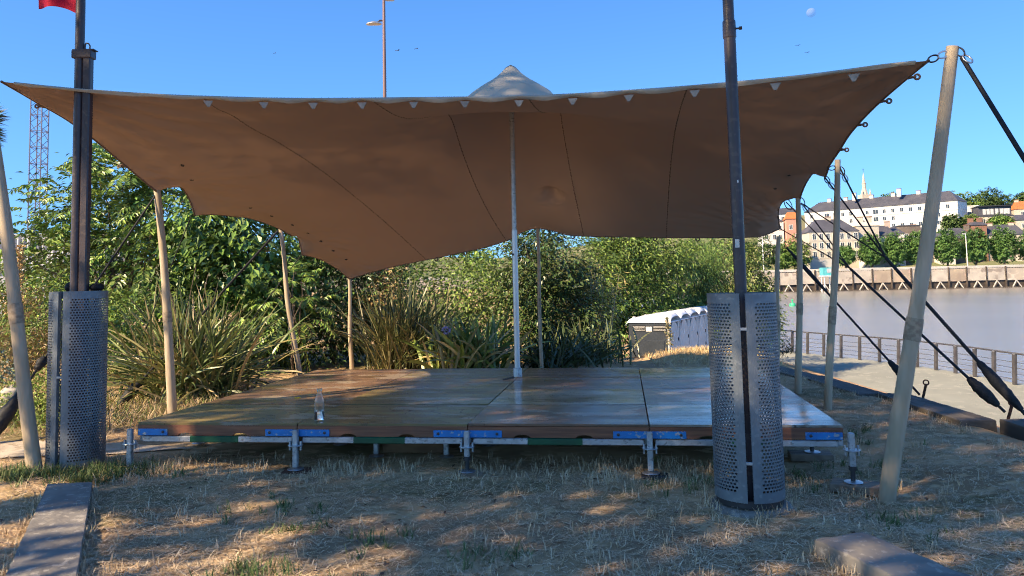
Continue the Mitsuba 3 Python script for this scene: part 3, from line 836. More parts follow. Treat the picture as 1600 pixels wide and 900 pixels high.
obj('sticker', box((0.012, 0.003, 0.022), MR + (-0.0, -0.0485, 2.47), 0, 0.001), 'white_card', mr)

# left mast
ML = np.array([-4.38, 7.77, 0])
mast_guard(ML, 0.262, 0.02, 1.73, -1.70, 0.050, 62, 25, 'grey perforated steel guard around the foot of the left mast, among weeds', (0.9,))
ml = thing('steel_mast', 'dark steel double mast with a bracket and handle, carrying the red flag', 'mast')
obj('tube', tube([ML + (-0.045, 0, 0.0), ML + (-0.045, 0, 8.0)], 0.045, 24), 'mast_paint', ml, smooth=50)
obj('side_tube', bar(ML + (0.046, 0.0, 0.0), ML + (0.046, 0.0, 4.17), 0.080, 0.082, 0.012), 'mast_paint', ml)
obj('bracket', cat(box((0.205, 0.11, 0.085), ML + (-0.002, 0, 4.16), 0, 0.008), box((0.225, 0.09, 0.012), ML + (0.012, 0, 4.205), 0, 0.003)), 'mast_paint', ml)
obj('handle', tube(np.array([[0.010, 0, 4.20], [0.010, 0, 4.26], [0.02, 0, 4.285], [0.045, 0, 4.28], [0.06, 0, 4.255], [0.06, 0, 4.20]]) + ML, 0.008, 8), 'mast_paint', ml, smooth=50)
obj('padding', cat(trimesh.creation.icosphere(2, 0.075).apply_transform(trimesh.transformations.compose_matrix(scale=(1, 1, 0.8), translate=ML + (-0.10, 0.06, 1.77))),
                   trimesh.creation.icosphere(2, 0.06).apply_transform(trimesh.transformations.compose_matrix(scale=(1.2, 1, 0.7), translate=ML + (0.15, 0.05, 1.765)))), 'dark_rubber', ml, smooth=True)
# red flag at the left mast, only its lower hem shows
fu, fv = np.meshgrid(np.linspace(0, 1, 30), np.linspace(0, 1, 20), indexing='ij')
FX = ML[0] - 0.09 - 0.42 * fu - 0.05 * fv * fu
FY = ML[1] + 0.05 * np.sin(fu * 8 + fv * 1.5) * fu
FZ = 4.66 + 0.02 * np.sin(fu * 5) + 0.035 * fu - 0.06 * (1 - fu) ** 2 + 1.3 * fv
obj('red_flag', grid_mesh(FX, FY, FZ), 'flag_cloth', smooth=True, label='crimson flag hanging beside the top of the left mast', cat='flag')

# ------------------------------------------------------------------ stone blocks
def wedge_block(name, top, z, label, ctgy, zb=-0.1):
    """stone block from four plan corners, edges broken"""
    top = np.asarray(top, float)
    c = top.mean(0)
    pts = []
    for p in top:
        d = (p - c) / np.linalg.norm(p - c)
        for q, zz in ((p - d * 0.012, z), (p, z - 0.01), (p, zb)):
            pts.append([q[0], q[1], zz])
    m = trimesh.convex.convex_hull(np.array(pts))
    m = m.subdivide_to_size(0.06) if hasattr(m, 'subdivide_to_size') else m
    v = np.asarray(m.vertices)
    n = np.asarray(m.vertex_normals)
    w = (vnoise(v[:, 0] * 14 + 50, v[:, 1] * 14 + v[:, 2] * 9 + 50, 5) - 0.5) * 0.010
    m.vertices = v + n * w[:, None]
    return obj(name, m, 'edging' if name == 'edging_block' else 'stone', smooth=35, label=label, cat=ctgy)


wedge_block('stone_block', [(-4.05, 6.76), (-3.67, 6.77), (-2.40, 4.25), (-2.82, 4.25)], 0.085, 'long grey stone block lying in the grass in front of the left post guard', 'stone block')
wedge_block('stone_block', [(1.80, 4.82), (2.15, 4.94), (2.52, 3.75), (2.14, 3.70)], 0.125, 'grey stone block with a sunlit end at the lower right', 'stone block')
for i, (a, b, lab) in enumerate((((5.42, 6.6), (5.62, 8.75), 'weathered stone edging block nearest the thick guy strap'), ((5.19, 8.78), (5.25, 10.9), 'weathered stone edging block beside the front right pole, second along the river bank'),
                                 ((5.02, 10.95), (4.96, 13.1), 'weathered stone edging block behind the river side poles, third along the bank'), ((4.93, 13.15), (4.75, 15.4), 'farthest stone edging block along the river bank'))):
    a, b = np.array(a), np.array(b)
    d = (b - a) / np.linalg.norm(b - a)
    w = np.array([d[1], -d[0]]) * 0.20
    wedge_block('edging_block', [a - w, a + w, b + w, b - w], 0.075 - 0.015 * i, lab, 'edging block', -0.35)


# ------------------------------------------------------------------ foliage
def leaf_cards(c, d, nrm, L, W, cols, fold=0.25):
    """one folded leaf of four triangles per centre c, pointing along d; returns vertices, faces, colours"""
    n = len(c)
    d = d / (np.linalg.norm(d, axis=1, keepdims=True) + 1e-9)
    s = np.cross(d, nrm)
    s /= np.linalg.norm(s, axis=1, keepdims=True) + 1e-9
    u = np.cross(s, d)
    L, W = np.broadcast_to(L, (n,))[:, None], np.broadcast_to(W, (n,))[:, None]
    base, tip = c - d * L * 0.5 + u * L * 0.04, c + d * L * 0.5 - u * L * 0.12
    lf, rt = c - s * W * 0.5 + u * W * fold - d * L * 0.06, c + s * W * 0.5 + u * W * fold - d * L * 0.06
    V = np.stack([base, lf, tip, rt], 1).reshape(-1, 3)
    o = (np.arange(n) * 4)[:, None]
    F = np.vstack([o + [[0, 2, 1]], o + [[0, 3, 2]]])
    return V, F, np.repeat(cols, 4, axis=0)


def pick(rg, n, palette, var=0.25):
    pal = np.asarray(palette, float)
    c = pal[rg.integers(0, len(pal), n)]
    return np.clip(c * (1 + var * (rg.random((n, 1)) * 2 - 1)), 0, 1)


def unit(rg, n):
    v = rg.normal(size=(n, 3))
    return v / np.linalg.norm(v, axis=1, keepdims=True)


def crown_leaves(rg, blobs, n, L, aspect, palette, droop=0.3, clump=0.28, per=55, shell=0.5):
    """leaves gathered in clumps that fill the blobs (centre, radii); clumps sit mostly near the surface"""
    B = [(np.asarray(c, float), np.asarray(r, float)) for c, r in blobs]
    w = np.array([r.prod() ** (2 / 3) for _, r in B])
    k = max(4, n // per)
    which = rg.choice(len(B), k, p=w / w.sum())
    dirs = unit(rg, k)
    rad = shell + (1 - shell) * rg.random(k) ** 0.6
    rad *= 1 + 0.16 * rg.normal(size=k)
    C0 = np.array([B[i][0] for i in which]) + dirs * np.array([B[i][1] for i in which]) * rad[:, None]
    ci = rg.integers(0, k, n)
    off = rg.normal(size=(n, 3)) * clump * np.array([1, 1, 0.75])
    c = C0[ci] + off
    outd = dirs[ci] + 0.5 * unit(rg, n)
    d = outd * np.array([1, 1, 0.4]) + unit(rg, n) * 0.5
    d[:, 2] -= droop
    nrm = np.array([0, 0, 1.0]) + 0.6 * outd + 0.45 * unit(rg, n)
    size = L * (0.65 + 0.7 * rg.random(n))
    tint = 1 + 0.22 * rg.normal(size=(k, 1))
    cols = np.clip(pick(rg, n, palette) * np.clip(tint[ci], 0.6, 1.5), 0, 1)
    return leaf_cards(c, d, nrm, size, size * aspect, cols), C0


def leaf_obj(name, VFC, parent, bsdf='leaf_matte'):
    V, F, C = VFC
    return obj(name, trimesh.Trimesh(V, F, process=False), bsdf, parent, color=C)


def merge(*L):
    o = np.cumsum([0] + [len(x[0]) for x in L])
    return np.vstack([x[0] for x in L]), np.vstack([x[1] + k for x, k in zip(L, o)]), np.vstack([x[2] for x in L])


mat('bark', stretched((0.16, 0.125, 0.095), (0.085, 0.068, 0.055), 8, 8, 2.0), 0.85, 0.2)
mat('bark_pale', stretched((0.42, 0.38, 0.31), (0.28, 0.25, 0.20), 8, 8, 2.0), 0.8, 0.2)


def branches(rg, base, targets, r0, r1=0.008, wob=0.10, fork=0.45, cols=None):
    """tapered limbs from a trunk up to the targets"""
    base = np.asarray(base, float)
    top = np.mean(targets, axis=0)
    ms = []
    tp = base + (top - base) * np.linspace(0, fork + 0.2, 7)[:, None]
    tp[1:-1] += rg.normal(size=(5, 3)) * wob * 0.3
    ms.append(tube(tp, np.linspace(r0, r0 * 0.55, 7), 9))
    for t in targets:
        a = tp[rg.integers(2, 7)]
        s = np.linspace(0, 1, 7)[:, None]
        q = a + (t - a) * s + np.array([0, 0, 1.0]) * np.linalg.norm(t - a) * 0.16 * s * (1 - s) * 2
        q[1:-1] += rg.normal(size=(5, 3)) * wob * 0.4
        ms.append(tube(q, np.linspace(r0 * 0.42, r1, 7), 6))
    return cat(ms)


def shrub(name, label, ctgy, base, blobs, n, L, aspect, palette, seed, group=None, gloss=False, r0=0.05, limbs=9, bark='bark', trunk='trunk', crown='crown', **kw):
    rg = np.random.default_rng(seed)
    key = thing(name, label, ctgy, group)
    leaves, C0 = crown_leaves(rg, blobs, n, L, aspect, palette, **kw)
    leaf_obj(crown, leaves, key, 'leaf_gloss' if gloss else 'leaf_matte')
    obj(trunk, branches(rg, base, C0[rg.choice(len(C0), min(limbs, len(C0)), replace=False)], r0), bark, key, smooth=50)
    return key


def fronds(rg, starts, dirs, length, pairs, leaflet, aspect, palette, droop=0.5):
    """pinnate leaves: arching midribs with paired leaflets; returns leaf arrays and midrib tubes"""
    cs, ds, ns, ls, ribs = [], [], [], [], []
    for a, d in zip(starts, dirs):
        Lh = length * (0.7 + 0.6 * rg.random())
        s = np.linspace(0.15, 1, pairs)
        pts = a + d * (s * Lh)[:, None] - np.array([0, 0, 1.0]) * (droop * Lh * s ** 2)[:, None]
        t = np.gradient(pts, axis=0)
        t /= np.linalg.norm(t, axis=1, keepdims=True)
        sd = np.cross(t, [0, 0, 1.0])
        sd /= np.linalg.norm(sd, axis=1, keepdims=True) + 1e-9
        up_ = np.cross(sd, t)
        size = leaflet * (0.75 + 0.5 * np.sin(s * np.pi)) * (0.9 + 0.2 * rg.random(pairs))
        for g in (-1, 1):
            dd = g * sd * 0.85 + t * 0.5 - np.array([0, 0, 0.35]) + 0.15 * rg.normal(size=(pairs, 3))
            cs.append(pts + dd * size[:, None] * 0.5)
            ds.append(dd)
            ns.append(up_ + 0.25 * rg.normal(size=(pairs, 3)))
            ls.append(size)
        ribs.append(tube(np.vstack([a, pts[::3], pts[-1]]), 0.004, 3, cap=False))
    c, d, n, l = np.vstack(cs), np.vstack(ds), np.vstack(ns), np.concatenate(ls)
    per = 2 * pairs
    tint = np.repeat(np.clip(1 + 0.25 * rg.normal(size=(len(starts), 1)), 0.6, 1.6), per, axis=0)
    cols = np.clip(pick(rg, len(c), palette, 0.18) * tint, 0, 1)
    return leaf_cards(c, d, n, l, l * aspect, cols), cat(ribs)


def blades(rg, base, n, length, width, spread, palette, seg=6, arch=1.1, up=0.9, jitter=0.15, fold=0.3, dirs=None):
    """strap leaves that rise from the base and arch over"""
    Vs, Fs, Cs = [], [], []
    az = rg.random(n) * 2 * np.pi
    lean = rg.random(n) ** 0.8 * spread
    Ls = length * (0.55 + 0.55 * rg.random(n))
    cols = pick(rg, n, palette, 0.3)
    s = np.linspace(0, 1, seg + 1)
    b = np.asarray(base, float)
    for i in range(n):
        h = np.array([math.cos(az[i]), math.sin(az[i]), 0])
        sd = np.array([-h[1], h[0], 0])
        ang0, bend = lean[i] * 0.8, arch * (0.25 + 0.75 * rg.random()) * (0.3 + lean[i])
        an = ang0 + bend * s
        dx = np.concatenate([[0], np.cumsum(np.sin(an[:-1]) * Ls[i] / seg)])
        dz = np.concatenate([[0], np.cumsum(np.cos(an[:-1]) * Ls[i] / seg)])
        p = b + np.append(rg.normal(size=2) * jitter, 0) + h * dx[:, None] + np.array([0, 0, 1.0]) * dz[:, None]
        w = width * (0.7 + 0.6 * rg.random()) * np.clip(np.minimum(0.6 + 2 * s, 3.2 * (1 - s) ** 0.8), 0.02, 1)
        tw = 0.5 * rg.normal()
        side_ = sd * math.cos(tw) + np.array([0, 0, 1.0]) * math.sin(tw)
        o = sum(len(v) for v in Vs)
        V = np.stack([p - side_ * w[:, None] / 2, p - h * 0 - np.stack([np.cos(an) * h[0], np.cos(an) * h[1], -np.sin(an)], 1) * (w * fold)[:, None], p + side_ * w[:, None] / 2], 1).reshape(-1, 3)
        Vs.append(V)
        for k in range(seg):
            q = o + 3 * k
            Fs += [[q, q + 1, q + 4], [q, q + 4, q + 3], [q + 1, q + 2, q + 5], [q + 1, q + 5, q + 4]]
        Cs.append(np.repeat(cols[i:i + 1], len(V), axis=0))
    return np.vstack(Vs), np.array(Fs), np.vstack(Cs)


GREEN = [(0.140, 0.240, 0.048), (0.190, 0.290, 0.065), (0.100, 0.180, 0.038)]
LIME = [(0.26, 0.35, 0.065), (0.32, 0.40, 0.10), (0.19, 0.29, 0.055)]
DARK = [(0.075, 0.130, 0.036), (0.100, 0.160, 0.045), (0.052, 0.092, 0.029)]
OLIVE = [(0.16, 0.235, 0.058), (0.21, 0.27, 0.078), (0.11, 0.175, 0.046)]
DRY = [(0.40, 0.28, 0.13), (0.32, 0.22, 0.10), (0.24, 0.20, 0.09)]
FLAX = [(0.15, 0.19, 0.06), (0.22, 0.25, 0.085), (0.30, 0.27, 0.11), (0.09, 0.13, 0.042), (0.40, 0.31, 0.16), (0.12, 0.16, 0.05)]

# --- behind the left side of the stage
rg = np.random.default_rng(21)
key = thing('feathery_tree', 'light green tree with long feathery leaves reaching above the left tent edge', 'tree')
bl = [((-9.3, 17.2, 3.5), (1.35, 1.2, 1.15)), ((-8.2, 17.0, 2.7), (1.3, 1.2, 1.2)), ((-9.9, 16.9, 2.2), (1.1, 1.0, 1.1)), ((-8.7, 17.3, 4.35), (0.95, 0.8, 0.45)), ((-7.7, 17.2, 3.7), (0.7, 0.8, 0.7))]
wt = rg.integers(0, len(bl), 420)
dv = unit(rg, 420)
a = np.array([bl[i][0] for i in wt]) + dv * np.array([bl[i][1] for i in wt]) * (0.45 + 0.5 * rg.random((420, 1)))
dd = dv + np.array([0, 0, 0.45])
far = [((-10.2, 16.6, 4.05), (-1, -0.2, 0.25)), ((-10.6, 16.7, 3.55), (-1, -0.1, 0.35)), ((-10.7, 16.6, 2.95), (-1, -0.2, 0.2)), ((-10.4, 16.8, 3.2), (-1, -0.3, 0.5)), ((-10.8, 16.6, 2.6), (-1, 0, 0.1)), ((-9.0, 16.9, 4.6), (-0.3, 0, 1)), ((-8.3, 16.9, 4.7), (0.4, 0, 0.9)), ((-8.0, 17.0, 4.5), (0.7, 0, 0.6))]
a = np.vstack([a, np.array([f[0] for f in far])])
dd = np.vstack([dd, np.array([f[1] for f in far])])
dd /= np.linalg.norm(dd, axis=1, keepdims=True)
lv_, ribs = fronds(rg, a, dd, 0.72, 11, 0.16, 0.34, GREEN + LIME[:2], 0.45)
inner, C0 = crown_leaves(rg, bl, 5200, 0.13, 0.42, GREEN + DARK, shell=0.3)
leaf_obj('crown', merge(lv_, inner), key, 'leaf_gloss')
obj('trunk', cat(branches(rg, (-8.8, 17.2, 0), a[rg.choice(400, 16, replace=False)], 0.10), ribs), 'bark', key, smooth=50)

shrub('broadleaf_shrub', 'dark green broad leaved shrub behind the spiky flax plant', 'shrub', (-6.3, 16.4, 0), [((-6.9, 16.4, 2.4), (1.25, 1.1, 1.15)), ((-5.6, 16.2, 1.9), (1.15, 1.0, 1.25)), ((-6.3, 16.6, 3.1), (1.0, 0.9, 0.75)), ((-7.4, 16.1, 1.2), (1.0, 0.9, 1.0)), ((-5.9, 15.9, 0.9), (1.2, 0.9, 0.8))],
      8000, 0.20, 0.5, DARK[:2] + GREEN + LIME[2:], 31, gloss=True, droop=0.5, clump=0.24)
shrub('bright_shrub', 'bright green shrub between the two leaning rear left poles', 'shrub', (-5.2, 17.5, 0), [((-5.3, 17.3, 2.3), (0.95, 0.9, 1.05)), ((-4.6, 17.2, 1.5), (0.8, 0.8, 1.0)), ((-5.4, 16.9, 1.2), (0.8, 0.8, 0.8))], 5200, 0.14, 0.45, GREEN + LIME, 32, gloss=True, clump=0.2)
rg = np.random.default_rng(33)
key = thing('fern_leaved_shrub', 'fern leaved young tree with lime green leaves left of the short pale pole', 'shrub')
a = np.array([-4.4, 15.4, 1.35]) + unit(rg, 60) * np.array([0.55, 0.5, 0.7])
lv_, ribs = fronds(rg, a, (a - np.array([-4.4, 15.4, 1.0])) / np.linalg.norm(a - np.array([-4.4, 15.4, 1.0]), axis=1, keepdims=True), 0.5, 10, 0.13, 0.3, LIME + GREEN, 0.6)
leaf_obj('crown', lv_, key, 'leaf_gloss')
obj('trunk', cat(branches(rg, (-4.4, 15.4, 0), a[:8], 0.03), ribs), 'bark', key, smooth=50)
shrub('dark_shrub', 'very dark shrub filling the gap behind the rear left corner of the stage', 'shrub', (-4.0, 17.2, 0), [((-4.0, 17.3, 1.6), (0.95, 0.8, 1.5)), ((-3.3, 17.4, 1.9), (0.8, 0.7, 1.2)), ((-4.4, 16.6, 0.6), (1.0, 0.7, 0.8))], 5600, 0.13, 0.5, DARK, 34, gloss=True)

# --- spiky flax and strap leaved clumps
def clump(name, label, ctgy, base, n, length, width, spread, palette, seed, group=None, stalks=0, **kw):
    rg = np.random.default_rng(seed)
    key = thing(name, label, ctgy, group)
    leaf_obj('leaves', blades(rg, base, n, length, width, spread, palette, **kw), key, 'leaf_gloss')
    if stalks:
        ms = []
        for _ in range(stalks):
            a = np.asarray(base, float) + np.append(rg.normal(size=2) * 0.2, 0)
            ms.append(tube(a + np.array([rg.normal() * 0.25, rg.normal() * 0.2, 1.5 + 0.7 * rg.random()]) * np.linspace(0, 1, 6)[:, None], np.linspace(0.012, 0.005, 6), 5))
        obj('stem', cat(ms), 'bark', key)
    return key


clump('flax_plant', 'large spiky flax plant with yellowed strap leaves left of the stage', 'flax plant', (-5.15, 12.35, -0.05), 560, 1.85, 0.040, 1.25, FLAX, 41, jitter=0.30, arch=1.0, stalks=6)
clump('flax_plant', 'dark strap leaved clump behind the short pale pole, at the rear of the stage', 'flax plant', (-2.3, 15.6, -0.05), 420, 1.9, 0.032, 0.85, [(0.10, 0.12, 0.04), (0.16, 0.17, 0.06), (0.24, 0.21, 0.10), (0.06, 0.075, 0.03)], 42, jitter=0.30, arch=0.9)
clump('lily_clump', 'glossy broad strap leaved clump with a lilac flower head left of the metal pole', 'lily clump', (-0.85, 14.7, -0.02), 190, 1.25, 0.075, 0.95, [(0.17, 0.24, 0.05), (0.26, 0.30, 0.08), (0.11, 0.17, 0.04), (0.42, 0.34, 0.15)], 43, jitter=0.30, arch=1.4)
clump('lily_clump', 'dark strap leaved clump between the thin rear pole and the toilets', 'lily clump', (1.40, 16.2, -0.02), 240, 0.98, 0.045, 1.05, [(0.07, 0.10, 0.045), (0.10, 0.135, 0.06), (0.15, 0.16, 0.075)], 44, jitter=0.42, arch=1.2)
clump('lily_clump', 'small clump of arching leaves right behind the thin rear pole', 'lily clump', (0.75, 15.2, -0.02), 130, 0.95, 0.045, 1.1, [(0.04, 0.06, 0.022), (0.06, 0.08, 0.03)], 45, jitter=0.3, arch=1.2)
lf = next(k for k in scene if k.startswith('lily_clump__leaves'))
rg = np.random.default_rng(46)
fc = np.array([-1.26, 14.35, 0.86])
pc = fc + unit(rg, 70) * 0.085 * np.array([1, 1, 0.8])
obj('flower_stalk', tube([(-1.1, 14.5, 0), (-1.22, 14.4, 0.5), fc], 0.008, 5), 'bark', 'lily_clump')
V, F, C = leaf_cards(pc, pc - fc, unit(rg, 70), 0.055, 0.022, pick(rg, 70, [(0.30, 0.26, 0.52), (0.42, 0.38, 0.62)]))
obj('flower_head', trimesh.Trimesh(V, F, process=False), 'leaf_matte', 'lily_clump', color=C)

# --- behind the stage, middle
shrub('yellow_green_shrub', 'sunlit yellow green small leaved shrub under the low left tent edge', 'shrub', (-1.6, 18.2, 0), [((-2.3, 18.2, 1.25), (1.1, 0.9, 1.05)), ((-1.2, 18.0, 1.55), (1.15, 0.9, 1.0)), ((-0.2, 18.0, 1.7), (0.9, 0.8, 0.9)), ((-1.5, 17.6, 0.7), (1.3, 0.8, 0.8))],
      9500, 0.085, 0.55, OLIVE + LIME[:1] + GREEN[:1], 51, clump=0.17, per=22)
shrub('dry_shrub', 'rusty half dry shrub behind the short pale pole', 'shrub', (-3.0, 17.0, 0), [((-2.95, 17.0, 1.45), (0.6, 0.5, 0.65)), ((-3.3, 17.1, 1.0), (0.5, 0.4, 0.6))], 2200, 0.09, 0.5, DRY + OLIVE[:1], 52, clump=0.15)
shrub('dense_tree', 'dense dark green tree right of the metal tent pole', 'tree', (0.75, 17.0, 0), [((0.75, 17.0, 2.0), (0.95, 0.9, 0.95)), ((0.45, 16.8, 1.2), (0.9, 0.85, 1.0)), ((1.1, 16.9, 1.1), (0.8, 0.8, 1.0)), ((0.6, 17.1, 2.55), (0.7, 0.7, 0.45)), ((0.8, 16.6, 0.4), (1.0, 0.6, 0.6))],
      12500, 0.095, 0.55, DARK + [(0.05, 0.075, 0.02), (0.10, 0.11, 0.035)], 53, clump=0.16, gloss=True, shell=0.5)
rg = np.random.default_rng(54)
key = thing('bamboo_clump', 'sunlit yellowish bamboo like shrub left of the toilets', 'bamboo')
a = np.array([1.75, 18.2, 0.0]) + rg.normal(size=(46, 3)).clip(-1.5, 1.3) * np.array([0.30, 0.3, 0])
tops = a + np.stack([rg.normal(size=46).clip(-2, 1) * 0.25, rg.normal(size=46) * 0.3, 1.5 + 0.7 * rg.random(46)], 1)
obj('canes', cat([tube(np.array([p, (p + q) / 2 + (0, 0, 0.1), q]), [0.010, 0.008, 0.004], 5) for p, q in zip(a, tops)]), 'bark_pale', key)
n = 3000
i = rg.integers(0, 46, n)
f = 0.25 + 0.75 * rg.random((n, 1))
c = a[i] + (tops[i] - a[i]) * f + rg.normal(size=(n, 3)) * 0.13
leaf_obj('foliage', leaf_cards(c, rg.normal(size=(n, 3)) * 0.5 + np.array([0, 0, -0.5]) + (c - np.array([1.75, 18.2, 0])) * np.array([1, 1, 0]), unit(rg, n) + np.array([0, 0, 0.6]), 0.20, 0.030, pick(rg, n, [(0.34, 0.30, 0.10), (0.24, 0.25, 0.07), (0.16, 0.18, 0.05), (0.42, 0.34, 0.16)])), key)
for i, (x, y, b, t, lab) in enumerate(((3.3, 24.6, -1.4, 3.0, 'left'), (4.3, 25.2, -1.5, 3.0, 'right'))):
    shrub('olive_tree', ('pale green airy tree with thin white stems directly above the toilets', 'pale green airy tree above the toilets, next to the dark willow')[i], 'tree', (x, y, b),
          [((x - 0.5, y, 2.3), (1.1, 0.9, 1.1)), ((x + 0.5, y, 2.5), (1.1, 0.9, 1.0)), ((x, y, 1.1), (1.35, 0.9, 1.1))], 12000, 0.115, 0.45, OLIVE + LIME[:1] + GREEN, 60 + i, bark='bark_pale', r0=0.05, limbs=14, clump=0.2, per=14)
shrub('willow_tree', 'mid green willow behind the toilets with fine leaves', 'tree', (6.2, 27, -1.6), [((6.1, 26.8, 1.3), (1.0, 0.9, 1.3)), ((6.6, 27, 2.2), (0.7, 0.7, 0.7)), ((5.6, 26.8, 0.6), (0.9, 0.8, 1.0)), ((7.0, 27.2, 1.2), (0.8, 0.8, 1.2))], 9500, 0.15, 0.24, [(0.11, 0.19, 0.045), (0.16, 0.25, 0.06), (0.07, 0.13, 0.035)], 63, droop=1.0, clump=0.22)
shrub('pale_tree', 'pale dry looking tree partly behind the right mast', 'tree', (8.8, 30, -1.8), [((8.4, 30, 1.9), (1.2, 0.9, 1.3)), ((9.3, 30.2, 1.4), (0.9, 0.8, 1.3)), ((8.9, 30, 0.2), (1.3, 0.9, 1.0))], 9500, 0.15, 0.42, OLIVE + [(0.26, 0.26, 0.12)], 64, bark='bark_pale', clump=0.22)
shrub('bank_shrub', 'small grey green bush at the railing, right of the post guard', 'shrub', (10.9, 32.5, -2.2), [((10.9, 32.5, -0.9), (0.55, 0.5, 0.75)), ((11.4, 32.3, -1.3), (0.45, 0.4, 0.5))], 900, 0.11, 0.35, [(0.10, 0.12, 0.06), (0.07, 0.09, 0.045)], 65, r0=0.02, clump=0.14)
# a second row that closes the view between the plants
for i, (x, y, w, h, lab) in enumerate(((-12.4, 20.5, 1.7, 2.9, 'far left background shrub beside the metal shed'), (-3.0, 21.5, 2.2, 3.5, 'background shrub showing above the dark shrub behind the stage'), (0.2, 22.0, 2.2, 4.1, 'background shrub behind the dense dark tree'), (2.7, 23.6, 1.6, 3.4, 'background shrub behind the bamboo'), (11.6, 40, 1.8, 2.6, 'background bush at the far bend of the riverside path'), (5.0, 29.5, 2.4, 5.4, 'background tree showing between the pale green tree and the willow'), (8.2, 33.0, 2.2, 5.6, 'background tree behind the pale dry looking tree by the right mast'))):
    z0 = float(ground_z(x, y, False))
    shrub('background_shrub', lab, 'shrub', (x, y, z0), [((x - w * 0.4, y, z0 + h * 0.55), (w * 0.7, 0.9, h * 0.45)), ((x + w * 0.4, y, z0 + h * 0.5), (w * 0.7, 0.9, h * 0.5)), ((x, y, z0 + 0.6), (w, 0.9, 0.8))], 4200, 0.15, 0.5, GREEN + DARK[:1] + OLIVE[:1], 70 + i, clump=0.25)

# --- far left, round the left pole
shrub('golden_shrub', 'dry golden brown shrub at the left edge behind the leaning pole', 'shrub', (-7.6, 12.4, 0), [((-7.9, 12.4, 0.95), (0.55, 0.5, 0.75)), ((-7.3, 12.2, 0.75), (0.45, 0.4, 0.6)), ((-8.3, 12.5, 0.6), (0.6, 0.5, 0.7))], 4200, 0.07, 0.4, DRY + [(0.20, 0.19, 0.07)], 81, clump=0.13, r0=0.02)
shrub('leafy_weeds', 'tall green weeds filling the space left of the left guard', 'weeds', (-7.5, 14.2, 0), [((-8.3, 14.4, 1.0), (0.9, 0.6, 1.1)), ((-7.2, 14.0, 0.9), (0.8, 0.6, 1.0)), ((-9.3, 14.6, 1.2), (0.8, 0.6, 1.1))], 4600, 0.10, 0.4, GREEN + LIME + OLIVE, 82, clump=0.16, r0=0.02)
shrub('teal_bush', 'small blue green bush by the left frame edge', 'shrub', (-7.3, 11.0, 0), [((-7.3, 11.0, 0.48), (0.42, 0.3, 0.35))], 1300, 0.05, 0.5, [(0.09, 0.15, 0.12), (0.14, 0.20, 0.17)], 83, clump=0.08, r0=0.012)
shrub('low_bush', 'low lime green bush between the leaning pole and the left guard', 'shrub', (-6.0, 10.4, 0), [((-6.05, 10.3, 0.50), (0.42, 0.35, 0.55)), ((-5.75, 9.9, 0.22), (0.36, 0.3, 0.28)), ((-6.5, 10.2, 0.25), (0.45, 0.3, 0.3))], 3600, 0.045, 0.6, LIME + [(0.24, 0.26, 0.07)], 84, clump=0.09, r0=0.012)
shrub('low_bush', 'low yellow green bush in front of the path by the left frame edge', 'shrub', (-6.9, 9.9, 0), [((-6.9, 9.9, 0.20), (0.6, 0.3, 0.26)), ((-7.6, 10.2, 0.28), (0.6, 0.3, 0.3))], 2600, 0.045, 0.6, OLIVE + LIME + DRY[:1], 85, clump=0.09, r0=0.012)
shrub('ground_ivy', 'leafy ground plant under the flax beside the stage', 'plant', (-5.9, 13.3, 0), [((-6.3, 13.4, 0.5), (0.6, 0.4, 0.5)), ((-5.4, 13.6, 0.7), (0.5, 0.4, 0.7)), ((-6.6, 13.2, 1.1), (0.4, 0.3, 0.6))], 2600, 0.09, 0.55, GREEN + LIME, 86, clump=0.13, gloss=True, r0=0.012)
rg = np.random.default_rng(87)
key = thing('dry_flower_stalk', 'tall golden dry flower stalk beside the upper part of the left pole', 'plant')
sp_ = np.array([-7.75, 12.0, 0]) + np.array([0.04, 0, 2.5]) * np.linspace(0, 1, 9)[:, None]
obj('stem', tube(sp_, np.linspace(0.014, 0.005, 9), 6), 'bark_pale', key, smooth=50)
n = 620
zz = 1.35 + 1.12 * rg.random(n)
c = np.stack([-7.75 + 0.04 * zz / 2.5 + rg.normal(size=n) * 0.055 * (1.15 - (zz - 1.35) / 1.25), 12.0 + rg.normal(size=n) * 0.055, zz], 1)
leaf_obj('foliage', leaf_cards(c, unit(rg, n) + np.array([0, 0, 0.4]), unit(rg, n), 0.045, 0.03, pick(rg, n, [(0.46, 0.30, 0.12), (0.36, 0.22, 0.09), (0.55, 0.38, 0.18)])), key)
rock = trimesh.creation.icosphere(3, 1.0)
v = np.asarray(rock.vertices)
v = v * (1 + 0.25 * (vnoise(v[:, 0] * 2 + 9, v[:, 1] * 2 + v[:, 2] + 9, 3) - 0.5))[:, None]
rock.vertices = v * np.array([0.16, 0.13, 0.12]) + np.array([-6.62, 10.2, 0.38])
mat('pale_rock', mottled((0.52, 0.48, 0.42), (0.36, 0.33, 0.29), 12), 0.9, 0.15)
rock2 = rock.copy()
rock2.vertices = np.asarray(rock.vertices) * np.array([1, 1, 1.0]) + np.array([0, 0, 0])
rv = np.asarray(rock.vertices)
rock.vertices = np.stack([rv[:, 0], rv[:, 1], np.where(rv[:, 2] < 0.36, (rv[:, 2] - 0.36) * 2.6 + 0.36, rv[:, 2])], 1)
obj('pale_rock', rock, 'pale_rock', smooth=True, label='pale rock among the bushes at the left edge', cat='rock')

